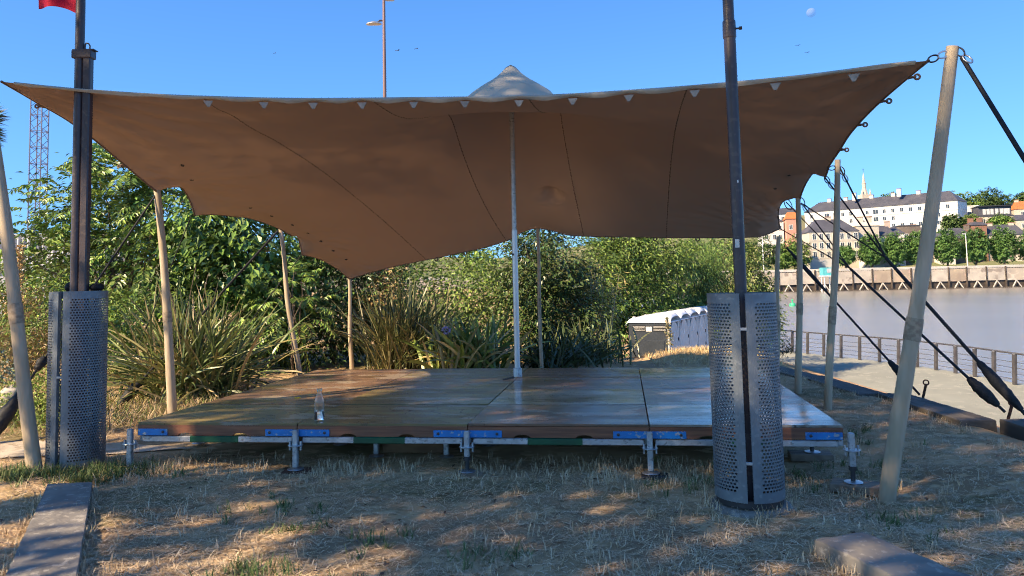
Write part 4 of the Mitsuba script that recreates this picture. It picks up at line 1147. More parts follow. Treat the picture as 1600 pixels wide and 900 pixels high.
# palm, only its outer fronds reach into the frame
rg = np.random.default_rng(90)
key = thing('palm_tree', 'palm with dark drooping fronds at the left edge', 'palm')
pc = np.array([-14.5, 20, 6.15])
obj('trunk', tube(np.array([-14.6, 20, 0]) + (pc - np.array([-14.6, 20, 0])) * np.linspace(0, 1, 12)[:, None], 0.16 + 0.015 * np.sin(np.arange(12) * 2.2), 12), 'bark', key, smooth=50)
Vs = []
for _ in range(34):
    az, el = rg.random() * 2 * np.pi, rg.uniform(-0.5, 1.1)
    h = np.array([math.cos(az) * math.cos(el), math.sin(az) * math.cos(el), math.sin(el)])
    hub = pc + h * rg.uniform(0.45, 0.75)
    fan = rg.normal(size=(30, 3)) * 0.45 + h * 0.9
    fan[:, 2] -= 0.35
    fan /= np.linalg.norm(fan, axis=1, keepdims=True)
    Vs.append(leaf_cards(hub + fan * 0.27, fan, unit(rg, 30), 0.58, 0.035, pick(rg, 30, [(0.05, 0.08, 0.04), (0.09, 0.11, 0.05), (0.20, 0.17, 0.09)])))
leaf_obj('fronds', merge(*Vs), key)

# --- the tall trees behind the camera whose shade lies over the lawn and the stage
SHADE = [((-6.6, -5.2), 5.6, 19.0, 4.6, 'tall leafy tree behind the camera, nearest the river'), ((-8.9, -1.9), 4.9, 19.8, 4.4, 'tall leafy tree behind the camera, the middle one'), ((-11.0, 1.3), 4.2, 20.0, 3.2, 'tall leafy tree behind the camera, farthest from the river')]
for i, ((x, y), zlo, ztop, r, lab) in enumerate(SHADE):
    rg = np.random.default_rng(100 + i)
    hz = (ztop - zlo) / 2
    bl = [((x, y, zlo + hz), (r, r, hz)), ((x + 0.3 * r, y - 0.3 * r, zlo + hz * 0.75), (r * 0.8, r * 0.8, hz * 0.72)), ((x - 0.3 * r, y + 0.3 * r, zlo + hz * 0.8), (r * 0.8, r * 0.8, hz * 0.75)), ((x, y, zlo + hz * 1.35), (r * 0.75, r * 0.75, hz * 0.62))]
    shrub('tall_shade_tree', lab, 'tree', (x, y, 0), bl, (10500, 13500, 13000)[i], 0.21, 0.70, GREEN, 110 + i, r0=0.26, limbs=18, clump=0.23, per=50, shell=0.30)


# ------------------------------------------------------------------ straw and grass of the lawn
def blade_strips(p, h, lean, w, cols, rg, curl=0.5):
    """grass blades of three segments; p roots, h lengths, lean unit directions in space"""
    n = len(p)
    s = np.array([0.0, 0.4, 0.75, 1.0])
    up_ = np.array([0, 0, 1.0])
    side_ = np.cross(lean, up_)
    side_ /= np.linalg.norm(side_, axis=1, keepdims=True) + 1e-9
    hor = lean * np.array([1, 1, 0])
    hor /= np.linalg.norm(hor, axis=1, keepdims=True) + 1e-9
    cu = curl * (rg.random(n) - 0.2)
    V = []
    for k, t in enumerate(s):
        c = p + lean * (h * t)[:, None] + (hor - up_ * 0.5) * (cu * h * t * t)[:, None] * 0.6
        ww = w * (1, 0.9, 0.6, 0.08)[k]
        V += [c - side_ * ww[:, None] / 2, c + side_ * ww[:, None] / 2]
    V = np.stack(V, 1).reshape(-1, 3)
    o = (np.arange(n) * 8)[:, None]
    F = np.vstack([np.vstack([o + [[2 * k, 2 * k + 1, 2 * k + 3]], o + [[2 * k, 2 * k + 3, 2 * k + 2]]]) for k in range(3)])
    return V, F, np.repeat(cols, 8, axis=0)


def in_stage(x, y):
    q = (np.stack([x, y, 0 * x], 1) - SO) @ SM
    return (q[:, 0] > 0.1) & (q[:, 0] < SW - 0.1) & (q[:, 1] > 0.6) & (q[:, 1] < SD)


def blocked(x, y):
    b = in_stage(x, y)
    for c, r in ((MR, 0.30), (ML, 0.24)):
        b |= np.hypot(x - c[0], y - c[1]) < r
    for poly in ([(-4.05, 6.76), (-3.67, 6.77), (-2.40, 4.25), (-2.82, 4.25)], [(1.80, 4.82), (2.15, 4.94), (2.52, 3.75), (2.14, 3.70)]):
        pth = Polygon(poly).buffer(-0.01)
        x0, y0, x1, y1 = pth.bounds
        near_ = np.flatnonzero((x > x0) & (x < x1) & (y > y0) & (y < y1))
        import shapely
        b[near_] |= shapely.contains_xy(pth, x[near_], y[near_])
    q = (np.abs(y - (8.35 + 0.06 * (x + 8) + 0.15 * np.sin(x * 0.7))) < 0.36) & (x < -3.6)
    return b | q


def scatter(rg, n, near=3.9, far_=15.5):
    """points on the lawn, thinning out with distance"""
    y = near * (far_ / near) ** rg.random(n)
    x = (rg.random(n) * 2 - 1) * (y * 0.72 + 0.6)
    ok = (x < 5.0) & ~blocked(x, y)
    return x[ok], y[ok]


rg = np.random.default_rng(200)
STRAW = [(0.63, 0.48, 0.30), (0.52, 0.385, 0.235), (0.69, 0.55, 0.37), (0.38, 0.28, 0.165), (0.57, 0.44, 0.29)]
parts_ = []
# flattened straw
x, y = scatter(rg, 150000)
keep = rg.random(len(x)) < 0.35 + 0.9 * vnoise(x * 2.2 + 30, y * 2.2 + 30, 7)
x, y = x[keep], y[keep]
n = len(x)
z = ground_z(x, y) + 0.002 + 0.018 * rg.random(n)
a = rg.random(n) * 2 * np.pi
ln = np.stack([np.cos(a), np.sin(a), rg.normal(size=n) * 0.12], 1)
parts_.append(blade_strips(np.stack([x, y, z], 1), 0.04 + 0.11 * rg.random(n) ** 2, ln, 0.004 + 0.0035 * rg.random(n), pick(rg, n, STRAW + [(0.68, 0.57, 0.40), (0.28, 0.20, 0.12)], 0.3), rg, 0.25))
# upright tufts
x0, y0 = scatter(rg, 3300)
keep = rg.random(len(x0)) < 0.15 + 1.1 * np.clip(vnoise(x0 * 1.5 + 60, y0 * 1.5 + 60, 8) - 0.25, 0, 1)
# stubble along the front of the stage and the foot of the guards
sx_ = (rg.random(36) * SW)[rg.integers(0, 36, 620)] + rg.normal(size=620) * 0.16
sy_ = rg.normal(size=620) * 0.25 - 0.02
fr = (np.stack([sx_, sy_, 0 * sx_], 1) @ SM.T + SO)
ed = []
for a_, b_ in (((-4.07, 6.72), (-2.84, 4.25)), ((-3.65, 6.72), (-2.38, 4.25)), ((-4.05, 6.80), (-3.67, 6.81)), ((1.78, 4.82), (2.12, 3.75)), ((2.17, 4.92), (2.54, 3.8)), ((1.80, 4.86), (2.15, 4.97)), ((4.80, 6.7), (4.96, 10.9)), ((4.75, 10.9), (4.7, 14))):
    t_ = rg.random((70, 1))
    ed.append(np.array(a_) + (np.array(b_) - np.array(a_)) * t_ + rg.normal(size=(70, 2)) * 0.02)
for c_, r_ in ((MR, 0.31), (ML, 0.29)):
    t_ = rg.random(60) * 2 * np.pi
    ed.append(np.stack([c_[0] + r_ * np.cos(t_), c_[1] + r_ * np.sin(t_)], 1) + rg.normal(size=(60, 2)) * 0.03)
ed = np.vstack(ed)
x0, y0 = np.concatenate([x0[keep], fr[:, 0], ed[:, 0]]), np.concatenate([y0[keep], fr[:, 1], ed[:, 1]])
k = rg.integers(4, 12, len(x0))
x, y = np.repeat(x0, k) + rg.normal(size=k.sum()) * 0.022, np.repeat(y0, k) + rg.normal(size=k.sum()) * 0.022
n = len(x)
az = rg.random(n) * 2 * np.pi
til = 0.12 + 0.55 * rg.random(n)
ln = np.stack([np.cos(az) * til, np.sin(az) * til, np.ones(n)], 1)
ln /= np.linalg.norm(ln, axis=1, keepdims=True)
parts_.append(blade_strips(np.stack([x, y, ground_z(x, y)], 1), 0.025 + 0.085 * rg.random(n) ** 1.8, ln, 0.0038 + 0.003 * rg.random(n), pick(rg, n, STRAW + [(0.72, 0.60, 0.43)], 0.3), rg, 0.6))
# dry tall grass of the mound behind the stage
x = 4.15 + rg.normal(size=4500).clip(-1.9, 3) * 0.7
y = 16.1 + rg.normal(size=4500) * 0.6
ok = x < 5.3
x, y = x[ok], y[ok]
n = len(x)
az = rg.random(n) * 2 * np.pi
til = 0.2 + 0.9 * rg.random(n)
ln = np.stack([np.cos(az) * til, np.sin(az) * til, np.ones(n)], 1)
ln /= np.linalg.norm(ln, axis=1, keepdims=True)
parts_.append(blade_strips(np.stack([x, y, ground_z(x, y)], 1), 0.05 + 0.11 * rg.random(n), ln, 0.007 + 0.004 * rg.random(n), pick(rg, n, [(0.60, 0.46, 0.24), (0.50, 0.37, 0.19), (0.66, 0.54, 0.32)], 0.2), rg, 0.7))
# dry litter under the flax and along the left bushes
x = np.concatenate([-5.2 + rg.normal(size=5200) * 0.8, rg.uniform(-9, -5, 3500)])
y = np.concatenate([11.2 + rg.normal(size=5200) * 0.7, rg.uniform(9.2, 12.5, 3500)])
ok = ~blocked(x, y)
x, y = x[ok], y[ok]
n = len(x)
az = rg.random(n) * 2 * np.pi
til = 0.4 + 1.6 * rg.random(n)
ln = np.stack([np.cos(az) * til, np.sin(az) * til, np.ones(n)], 1)
ln /= np.linalg.norm(ln, axis=1, keepdims=True)
parts_.append(blade_strips(np.stack([x, y, ground_z(x, y)], 1), 0.08 + 0.20 * rg.random(n), ln, 0.006 + 0.005 * rg.random(n), pick(rg, n, STRAW + OLIVE, 0.3), rg, 0.7))
V, F, C = merge(*parts_)
obj('dry_grass', trimesh.Trimesh(V, F, process=False), 'straw', color=C, kind='stuff', label='dry straw coloured grass scattered over the lawn', cat='grass')
# green tufts
x0, y0 = [], []
for cx, cy, m_, r_ in ((-1.62, 4.78, 26, 0.13), (-1.1, 4.6, 10, 0.12), (-0.2, 5.0, 10, 0.12), (-1.9, 6.15, 14, 0.16), (-1.6, 5.6, 10, 0.12), (1.6, 6.5, 20, 0.25), (2.75, 5.5, 12, 0.2), (-0.9, 5.3, 8, 0.15), (2.6, 7.3, 40, 0.5), (3.4, 8.5, 25, 0.5)):
    x0.append(cx + rg.normal(size=m_) * r_)
    y0.append(cy + rg.normal(size=m_) * r_ * 0.7)
wx_, wy_ = -4.1 + rg.normal(size=190) * 0.40, 7.35 + rg.normal(size=190) * 0.20
x0, y0 = np.concatenate(x0 + [wx_, -4.75 + rg.normal(size=60) * 0.2]), np.concatenate(y0 + [wy_, 7.4 + rg.normal(size=60) * 0.2])
k = rg.integers(6, 16, len(x0))
x, y = np.repeat(x0, k) + rg.normal(size=k.sum()) * 0.025, np.repeat(y0, k) + rg.normal(size=k.sum()) * 0.025
ok = ~blocked(x, y)
x, y = x[ok], y[ok]
n = len(x)
az = rg.random(n) * 2 * np.pi
til = 0.2 + 0.9 * rg.random(n)
ln = np.stack([np.cos(az) * til, np.sin(az) * til, np.ones(n)], 1)
ln /= np.linalg.norm(ln, axis=1, keepdims=True)
tall = 0.04 + 0.08 * rg.random(n) + 0.06 * (x < -3.2) * rg.random(n)
V, F, C = blade_strips(np.stack([x, y, ground_z(x, y)], 1), tall, ln, 0.005 + 0.004 * rg.random(n), pick(rg, n, [(0.08, 0.14, 0.04), (0.12, 0.17, 0.055), (0.16, 0.18, 0.07), (0.05, 0.10, 0.032)], 0.3), rg, 0.8)
obj('green_grass', trimesh.Trimesh(V, F, process=False), 'straw', color=C, kind='stuff', label='green grass tufts and weeds in the dry lawn', cat='grass')
# fallen leaves and bits of bark
x, y = scatter(rg, 900)
n = len(x)
V, F, C = leaf_cards(np.stack([x, y, ground_z(x, y) + 0.016], 1), unit(rg, n) * np.array([1, 1, 0.15]), np.array([0, 0, 1.0]) + 0.35 * unit(rg, n), 0.03 + 0.035 * rg.random(n), 0.018 + 0.015 * rg.random(n), pick(rg, n, [(0.16, 0.09, 0.05), (0.24, 0.14, 0.07), (0.34, 0.22, 0.11), (0.09, 0.06, 0.04)]))
obj('fallen_leaves', trimesh.Trimesh(V, F, process=False), 'leaf_matte', color=C, kind='stuff', label='small brown fallen leaves on the dry lawn', cat='leaves')


# ------------------------------------------------------------------ railing of the riverside path
mat('rail_steel', mottled((0.085, 0.08, 0.08), (0.06, 0.056, 0.058), 8), 0.5, 0.5)
rl = thing('railing', 'long steel railing with flat posts and wires along the riverside path', 'railing')
ry = [18.0]
while ry[-1] < 43:
    a = np.array([rail_x(ry[-1]), ry[-1]])
    y2 = ry[-1] + 1.12
    y2 = ry[-1] + 1.12 * 1.12 / math.hypot(rail_x(y2) - a[0], y2 - ry[-1])
    ry.append(y2)
RP = np.array([[rail_x(y) - 0.02, y, -2.215] for y in ry])
top_ = RP + np.array([0.06, 0, 1.08])
for a, b in zip(RP, top_):
    k = obj('post', bar(a, b - (0, 0, 0.03), 0.10, 0.13, 0.004, upv=(0, 1, 0)), 'rail_steel', rl)
    obj('bracket', box((0.08, 0.13, 0.03), b - np.array([0, 0, 0.025]), 0, 0.004), 'aluminium', k)
obj('handrail', tube(top_, 0.032, 10), 'rail_steel', rl, smooth=50)
for f in (0.18, 0.36, 0.54, 0.72):
    obj('wire', tube(RP + (top_ - RP) * f + (0.0, 0, 0.0), 0.010, 5), 'rail_steel', rl)

# ------------------------------------------------------------------ portable toilets
mat('plastic_dark', mottled((0.036, 0.046, 0.062), (0.028, 0.037, 0.052), 3), 0.5, 0.4)
mat('plastic_grey', mottled((0.57, 0.55, 0.52), (0.51, 0.49, 0.47), 3), 0.45, 0.4)
mat('plastic_trim', mottled((0.62, 0.60, 0.57), (0.55, 0.54, 0.51), 3), 0.45, 0.4)
mat('plastic_white', (0.74, 0.75, 0.76), 0.4, 0.45)
TA = math.atan2(0.90, 0.44)                 # direction of the row
TR = np.array([math.cos(TA), math.sin(TA), 0])
TL = np.array([-TR[1], TR[0], 0])           # towards the rear of the cabins, away from the doors
T0 = np.array([4.17, 20.95, -1.63])         # front near corner of the first cabin


def cabin(o, label):
    """plastic cabin: x along the row, y towards the back, z up"""
    M = np.stack([TR, TL, [0, 0, 1.0]], 1)

    def w(m):
        m.vertices = np.asarray(m.vertices) @ M.T + o
        return m

    W, D, Hh = 1.10, 1.12, 2.10
    key = thing('portable_toilet', label, 'portable toilet', 'portable toilets in a row behind the stage')
    obj('side_wall', cat(w(box((0.03, D, Hh), (0.02, D / 2, Hh / 2 + 0.06), 0, 0.006)), w(box((0.035, D - 0.25, 0.9), (0.005, D / 2, 0.65), 0, 0.010)), w(box((0.035, D - 0.25, 0.50), (0.005, D / 2, 1.42), 0, 0.010))), 'plastic_dark', key)
    obj('side_wall', cat(w(box((0.03, D, Hh), (W - 0.02, D / 2, Hh / 2 + 0.06), 0, 0.006))), 'plastic_dark', key)
    obj('rear_wall', w(box((W - 0.06, 0.03, Hh), (W / 2, D - 0.02, Hh / 2 + 0.06), 0, 0.006)), 'plastic_dark', key)
    for y in (0.24, 0.82):
        vt = obj('vent', w(box((0.012, 0.36, 0.16), (0.0, y, 2.0), 0, 0.003)), 'dark_rubber', key)
        for kk in range(4):
            obj('slat', w(box((0.02, 0.34, 0.012), (-0.004, y, 1.945 + 0.037 * kk), 0, 0.003)), 'plastic_trim', vt)
    obj('notice', w(box((0.006, 0.17, 0.13), (-0.006, 0.54, 1.98), 0, 0.001)), 'white_card', key)
    for x in (0.06, W - 0.06):
        obj('corner_post', w(box((0.115, 0.06, Hh + 0.02), (x, 0.01, Hh / 2 + 0.06), 0, 0.015)), 'plastic_trim', key)
    # arched door
    arch = Polygon([(0.12, 0.10)] + [(0.12, 1.80)] + [(W / 2 - 0.43 * math.cos(t), 1.80 + 0.36 * math.sin(t)) for t in np.linspace(0, math.pi, 14)] + [(W - 0.12, 1.80), (W - 0.12, 0.10)])
    dm = trimesh.creation.extrude_polygon(arch.buffer(0), 0.03)
    v = np.asarray(dm.vertices)
    dm.vertices = np.stack([v[:, 0], 0.012 - v[:, 2], v[:, 1]], 1)
    dm.faces = np.asarray(dm.faces)
    door = obj('door', w(dm), 'plastic_grey', key)
    obj('panel', w(box((0.62, 0.02, 0.85), (W / 2, -0.022, 0.62), 0, 0.008)), 'plastic_grey', door)
    obj('latch_plate', w(box((0.24, 0.014, 0.16), (0.34, -0.026, 1.05), 0, 0.004)), 'white_card', door)
    obj('handle', w(box((0.045, 0.045, 0.13), (0.40, -0.045, 1.05), 0, 0.008)), 'dark_rubber', door)
    obj('sign', w(box((0.09, 0.008, 0.14), (W / 2 - 0.05, -0.022, 1.82), 0, 0.002)), 'white_paint', door)
    for z in (0.35, 0.75, 1.25, 1.65):
        obj('hinge', w(box((0.03, 0.03, 0.10), (W - 0.13, -0.022, z), 0, 0.005)), 'dark_rubber', door)
    obj('base', w(box((W + 0.02, D + 0.02, 0.14), (W / 2, D / 2, 0.07), 0, 0.02)), 'plastic_dark', key)
    # translucent domed roof, arched over the door and falling to the back
    tt = np.linspace(0, math.pi, 15)
    rows_ = []
    for f, dz in ((-0.06, 0.0), (0.02, 0.05), (0.30, 0.06), (0.65, 0.03), (1.0, -0.03), (1.06, -0.10)):
        rows_.append([[W / 2 - (W / 2 + 0.035) * math.copysign(abs(math.cos(t)) ** 0.75, math.cos(t)), f * D, Hh + 0.06 + (0.21 * (1 - 0.35 * max(f, 0)) + dz) * math.sin(t) ** 0.8 - (0.06 if f in (-0.06, 1.06) else 0)] for t in tt])
    R_ = np.array(rows_)
    rm = grid_mesh(R_[..., 0], R_[..., 1], R_[..., 2])
    skirt = box((W + 0.06, D + 0.08, 0.035), (W / 2, D / 2, Hh + 0.065), 0, 0.01)
    rf = obj('roof', cat(w(rm), w(skirt)), 'plastic_white', key, smooth=35)
    fr = [w(lathe([(0.035, 0), (0.035, 0.06), (0.05, 0.07), (0.05, 0.09), (0.001, 0.10)], (0.10, D - 0.14, Hh + 0.12), 12))]
    obj('vent_pipe', fr[0], 'plastic_white', rf)
    return key


TLAB = ['portable toilet nearest the stage, its dark vented side wall showing', 'second portable toilet of the row, next to the nearest one', 'third portable toilet of the row', 'fourth portable toilet of the row, second from the far end', 'last portable toilet of the row, partly behind the right post guard']
for i in range(5):
    cabin(T0 + TR * 1.17 * i, TLAB[i])
rg = np.random.default_rng(301)
for i, (x, y) in enumerate(((3.42, 16.9),)):
    key = thing('mullein_stalk', ('tall dry weed standing against the dark side of the first toilet', 'smaller dry weed left of the tall one in front of the toilets')[i], 'weed')
    h = (0.75, 0.5)[i]
    z0 = float(ground_z(x, y))
    obj('stem', tube(np.array([x, y, z0]) + np.array([-0.08 * (1 - 2 * i), 0, h]) * np.linspace(0, 1, 6)[:, None], np.linspace(0.010, 0.004, 6), 5), 'bark_pale', key)
    n = 150
    f = rg.random((n, 1))
    c = np.array([x, y, z0]) + np.array([-0.08 * (1 - 2 * i), 0, h]) * (0.25 + 0.75 * f) + rg.normal(size=(n, 3)) * 0.05 * (1.2 - f)
    leaf_obj('foliage', leaf_cards(c, unit(rg, n), unit(rg, n), 0.07, 0.035, pick(rg, n, [(0.40, 0.33, 0.20), (0.30, 0.28, 0.14), (0.16, 0.17, 0.08)])), key)

# ------------------------------------------------------------------ lamp post far behind the tent
mat('lattice_paint', (0.15, 0.16, 0.24), 0.5, 0.4)
mat('lamp_paint', (0.21, 0.13, 0.12), 0.45, 0.4)
lp = thing('lamp_post', 'tall slim street lamp behind the tent with drooping lamp heads', 'street lamp')
lb = np.array([-5.76, 35.0, 0.0])
obj('column', tube([lb, lb + (0, 0, 7), lb + (0.0, 0, 15.6)], [0.13, 0.095, 0.062], 14), 'lamp_paint', lp, smooth=50)


def lamp_head(z, sgn, s=1.0):
    c = lb + np.array([sgn * 0.47 * s, 0, z])
    m = trimesh.creation.icosphere(3, 1.0)
    v = np.asarray(m.vertices)
    v = v * np.array([0.37, 0.19, 0.10]) * s
    v[:, 2] = np.where(v[:, 2] < 0, v[:, 2] * 0.75, v[:, 2])
    v[:, 2] += -0.10 * np.abs(v[:, 0])
    m.vertices = v * np.array([sgn, 1, 1]) + c
    if sgn < 0:
        m.invert()
    k = obj('lamp_head', m, 'zinc', lp, smooth=True)
    obj('arm', cat(tube([lb + (0, 0, z + 0.13), lb + (sgn * 0.22, 0, z + 0.10), c + (sgn * -0.1, 0, 0.05)], 0.028, 8), box((0.16, 0.09, 0.05), lb + (sgn * 0.16, 0, z + 0.135), 0, 0.01)), 'mast_paint', k)


lamp_head(13.87, -1)
lamp_head(14.98, 1, 0.6)

# ------------------------------------------------------------------ lattice mast and metal shed, far left
lt = thing('lattice_mast', 'slim steel lattice mast rising behind the trees at the far left', 'lattice mast')
cx, cy, hw = -43.45, 70.0, 0.52
for sx in (-1, 1):
    for sy in (-1, 1):
        obj('leg', tube([(cx + sx * hw, cy + sy * hw, 0), (cx + sx * hw, cy + sy * hw, 20)], 0.06, 6), 'lattice_paint', lt)
z = 0.0
while z < 19.4:
    for (a, b) in (((-1, -1), (1, -1)), ((1, -1), (1, 1)), ((1, 1), (-1, 1)), ((-1, 1), (-1, -1))):
        pa, pb = np.array([cx + a[0] * hw, cy + a[1] * hw, z]), np.array([cx + b[0] * hw, cy + b[1] * hw, z])
        if z > 5:
            obj('brace', cat(tube([pa, pb], 0.030, 4), tube([pa, pb + (0, 0, 0.75)], 0.030, 4), tube([pb + (0, 0, 0.75), pa + (0, 0, 1.5)], 0.030, 4)), 'lattice_paint', lt)
    z += 1.5
sh = thing('metal_shed', 'grey ribbed metal shed at the far left edge behind the shrubs', 'shed')
mat('shed_metal', mottled((0.42, 0.43, 0.45), (0.34, 0.35, 0.37), 0.6), 0.5, 0.5)
obj('wall', box((9.0, 0.2, 5.4), (-29.6, 50.2, 2.7)), 'shed_metal', sh)
for i in range(26):
    obj('rib', box((0.09, 0.14, 2.05), (-33.9 + 0.33 * i, 50.04, 4.30), 0, 0.02), 'white_paint' if i % 3 else 'shed_metal', sh)
obj('roof', box((9.4, 3.0, 0.16), (-29.6, 51.5, 5.46), 0, 0.03), 'shed_metal', sh)
obj('beam', box((9.2, 0.2, 0.14), (-29.6, 49.95, 3.15), 0, 0.02), 'white_paint', sh)
fr_ = thing('scaffold_rack', 'small light steel rack standing in front of the metal shed', 'rack')
for x in (-20.0, -19.2):
    obj('post', bar((x, 32.0, 0), (x, 32.0, 3.4), 0.07, 0.07), 'white_paint', fr_)
for za, zb in ((1.6, 1.6), (2.5, 2.5), (1.6, 2.5), (2.5, 3.35)):
    obj('bar', bar((-20.0, 32.0, za), (-19.2, 32.0, zb), 0.05, 0.05), 'white_paint', fr_)

# ------------------------------------------------------------------ birds and the day moon
def bird(c, s, label):
    key = thing('bird', label, 'bird', 'birds high in the sky')
    c = np.array(c)
    obj('body', tube(c + np.array([[-0.20, 0, 0], [-0.10, 0, 0.01], [0.05, 0, 0.015], [0.16, 0, 0.01], [0.24, 0, 0]]) * s, np.array([0.01, 0.04, 0.06, 0.04, 0.01]) * s, 8), 'steel_dark', key, smooth=True)
    for g in (-1, 1):
        w = np.array([[-0.05, 0, 0.02], [0.12, 0, 0.02], [0.10, g * 0.28, 0.10], [-0.10, g * 0.62, 0.02], [-0.14, g * 0.30, 0.08]]) * s @ rotz(0.9).T
        m = trimesh.Trimesh(np.vstack([c + w, c + w - (0, 0, 0.012)]), [[0, 1, 2], [0, 2, 4], [2, 3, 4], [5, 7, 6], [5, 9, 7], [7, 9, 8]], process=False)
        obj('wing', m, 'steel_dark', key)


for c, s, lab in (((-8.8, 60, 20.3), 0.5, 'small dark bird in the sky right of the street lamp, lower of the pair'), ((-7.3, 60, 20.4), 0.4, 'small dark bird in the sky right of the street lamp, farther from it'), ((-18.6, 60, 20.3), 0.35, 'tiny bird in the sky left of the street lamp'),
                  ((23.1, 60, 20.0), 0.4, 'tiny bird below the moon, upper of the pair'), ((23.8, 60, 19.4), 0.4, 'tiny bird below the moon, lower of the pair')):
    bird(c, s, lab)
scene['moon_dust'] = {'type': 'mask', 'opacity': 0.12, 'bsdf': {'type': 'diffuse', 'reflectance': {'type': 'rgb', 'value': [0.8, 0.8, 0.8]}}}
mm = trimesh.creation.icosphere(4, 18.5)
mm.vertices = np.asarray(mm.vertices) + np.array([1213.8, 3000.0, 1047.0])
obj('moon', mm, 'moon_dust', smooth=True, label='pale day moon in the upper right sky', cat='moon')


# ------------------------------------------------------------------ the far bank
QY = 220.0
mat('far_ground', mottled((0.16, 0.15, 0.09), (0.10, 0.12, 0.055), 0.08), 0.9, 0.1)
hx, hy = np.meshgrid(np.linspace(-500, 900, 90), np.concatenate([[220.6, 224, 232], np.linspace(245, 800, 60)]), indexing='ij')


def hill_z(x, y):
    rise = 3.2 + 9.0 * sstep(232, 300, y) + 22.0 * sstep(285, 420, y) * sstep(40, 160, x + (y - 300) * 0.2) + 4 * (vnoise(x / 60 + 50, y / 60 + 50, 21) - 0.5) * sstep(240, 300, y)
    return rise


obj('hillside', grid_mesh(hx, hy, hill_z(hx, hy)), 'far_ground', smooth=True, kind='structure', label='rising hillside on the far bank')
mat('quay_stone', mottled((0.46, 0.39, 0.31), (0.36, 0.31, 0.26), 0.25, c=(0.52, 0.46, 0.38), cs=0.8), 0.85, 0.15)
mat('quay_stone_pale', mottled((0.52, 0.46, 0.38), (0.42, 0.37, 0.31), 0.5, c=(0.30, 0.25, 0.21), cs=0.5), 0.85, 0.15)
mat('quay_stone_stained', mottled((0.42, 0.34, 0.25), (0.33, 0.26, 0.20), 0.35, c=(0.46, 0.33, 0.27), cs=0.9), 0.85, 0.15)
mat('quay_timber', mottled((0.10, 0.08, 0.065), (0.06, 0.05, 0.045), 0.8), 0.85, 0.15)
mat('quay_cap', mottled((0.55, 0.51, 0.45), (0.45, 0.42, 0.37), 0.4), 0.85, 0.15)
qw = thing('quay_wall', 'long pale quay wall with timber piles and a white zigzag of struts on the far bank', 'quay wall')
obj('core', box((700, 0.6, 8.0), (120, QY + 0.6, -1.2)), 'quay_timber', qw)
px = 60.0
rq = np.random.default_rng(400)
while px < 176:
    w = 5.4 + rq.uniform(-0.3, 0.3)
    obj('panel', box((w - 0.35, 0.5, 3.5), (px + w / 2, QY + 0.05 + rq.uniform(-0.06, 0.06), 0.85 + rq.uniform(-0.1, 0.1)), 0, 0.05), ('quay_stone', 'quay_stone_pale', 'quay_stone_stained')[int(rq.integers(0, 3))], qw)
    obj('pile', box((0.38, 0.7, 6.2), (px, QY - 0.05, 0.0), 0, 0.06), 'quay_timber', qw)
    for g in (-1, 1):
        obj('strut', bar((px + w / 2, QY - 0.4, -0.95), (px + w / 2 + g * 1.25, QY - 0.5, -2.9), 0.24, 0.24), 'quay_cap', qw)
    px += w
obj('wall_run', box((440, 0.5, 3.5), (-160, QY + 0.05, 0.85)), 'quay_stone', qw)
obj('wall_run', box((260, 0.5, 3.5), (px + 130, QY + 0.05, 0.85)), 'quay_stone', qw)
obj('coping', box((700, 1.4, 0.75), (120, QY + 0.5, 3.05), 0, 0.05), 'quay_cap', qw)
obj('waterline', box((700, 0.9, 0.5), (120, QY - 0.1, -2.95)), 'quay_timber', qw)

# a low parapet with parked vehicles behind it is too small to show; lamp posts stand along it
for i, (x, lab) in enumerate(((132.0, 'white lamp post among the clipped trees on the far quay'), (72.8, 'white lamp post on the far quay seen right of the right mast'))):
    k = thing('quay_lamp', lab, 'street lamp')
    h = (9.5, 10.5)[i]
    obj('column', tube([(x, 223.5, 3.2), (x, 223.5, 3.2 + h)], [0.16, 0.10], 8), 'white_paint', k)
    obj('lamp_head', box((0.9, 0.4, 0.2), (x - 0.4, 223.5, 3.2 + h), 0, 0.05), 'white_paint', k)

# clipped trees in a row on the quay
TREES = [(97.8, 5.0, 9.8), (105.4, 7.6, 13.0), (112.3, 7.0, 13.2), (118.6, 7.4, 13.4), (127.6, 8.6, 14.0), (135.9, 8.6, 14.2), (144.4, 9.0, 14.4), (153.0, 8.8, 13.9), (161.8, 8.8, 14.0)]
TLB = ['small clipped tree in front of the beige apartment block', 'clipped round tree right of the beige apartment block, between the guy ropes', 'second clipped tree right of the beige block', 'clipped tree mostly hidden by the front right timber pole', 'clipped tree just right of the front right timber pole', 'clipped tree below the white gabled house on the far quay', 'clipped tree on the far quay below the house with the glass front', 'clipped tree cut by the right edge of the photograph', 'clipped tree just beyond the right edge of the photograph']
for i, (x, w, zt) in enumerate(TREES):
    zc, hz = (zt + 4.8) / 2, (zt - 4.4) / 2
    shrub('clipped_tree', TLB[i], 'tree', (x, 226, 3.3), [((x, 226, zc), (w * 0.40, 3.0, hz * 0.95)), ((x - w * 0.13, 226, zc - hz * 0.22), (w * 0.29, 2.8, hz * 0.66)), ((x + w * 0.13, 226, zc - hz * 0.18), (w * 0.29, 2.8, hz * 0.68))], 9500, 0.48, 0.75,
          [(0.10, 0.20, 0.05), (0.14, 0.25, 0.065), (0.07, 0.14, 0.04)], 420 + i, group='clipped trees along the far quay', clump=0.30, per=16, r0=0.3, limbs=5, shell=0.80)
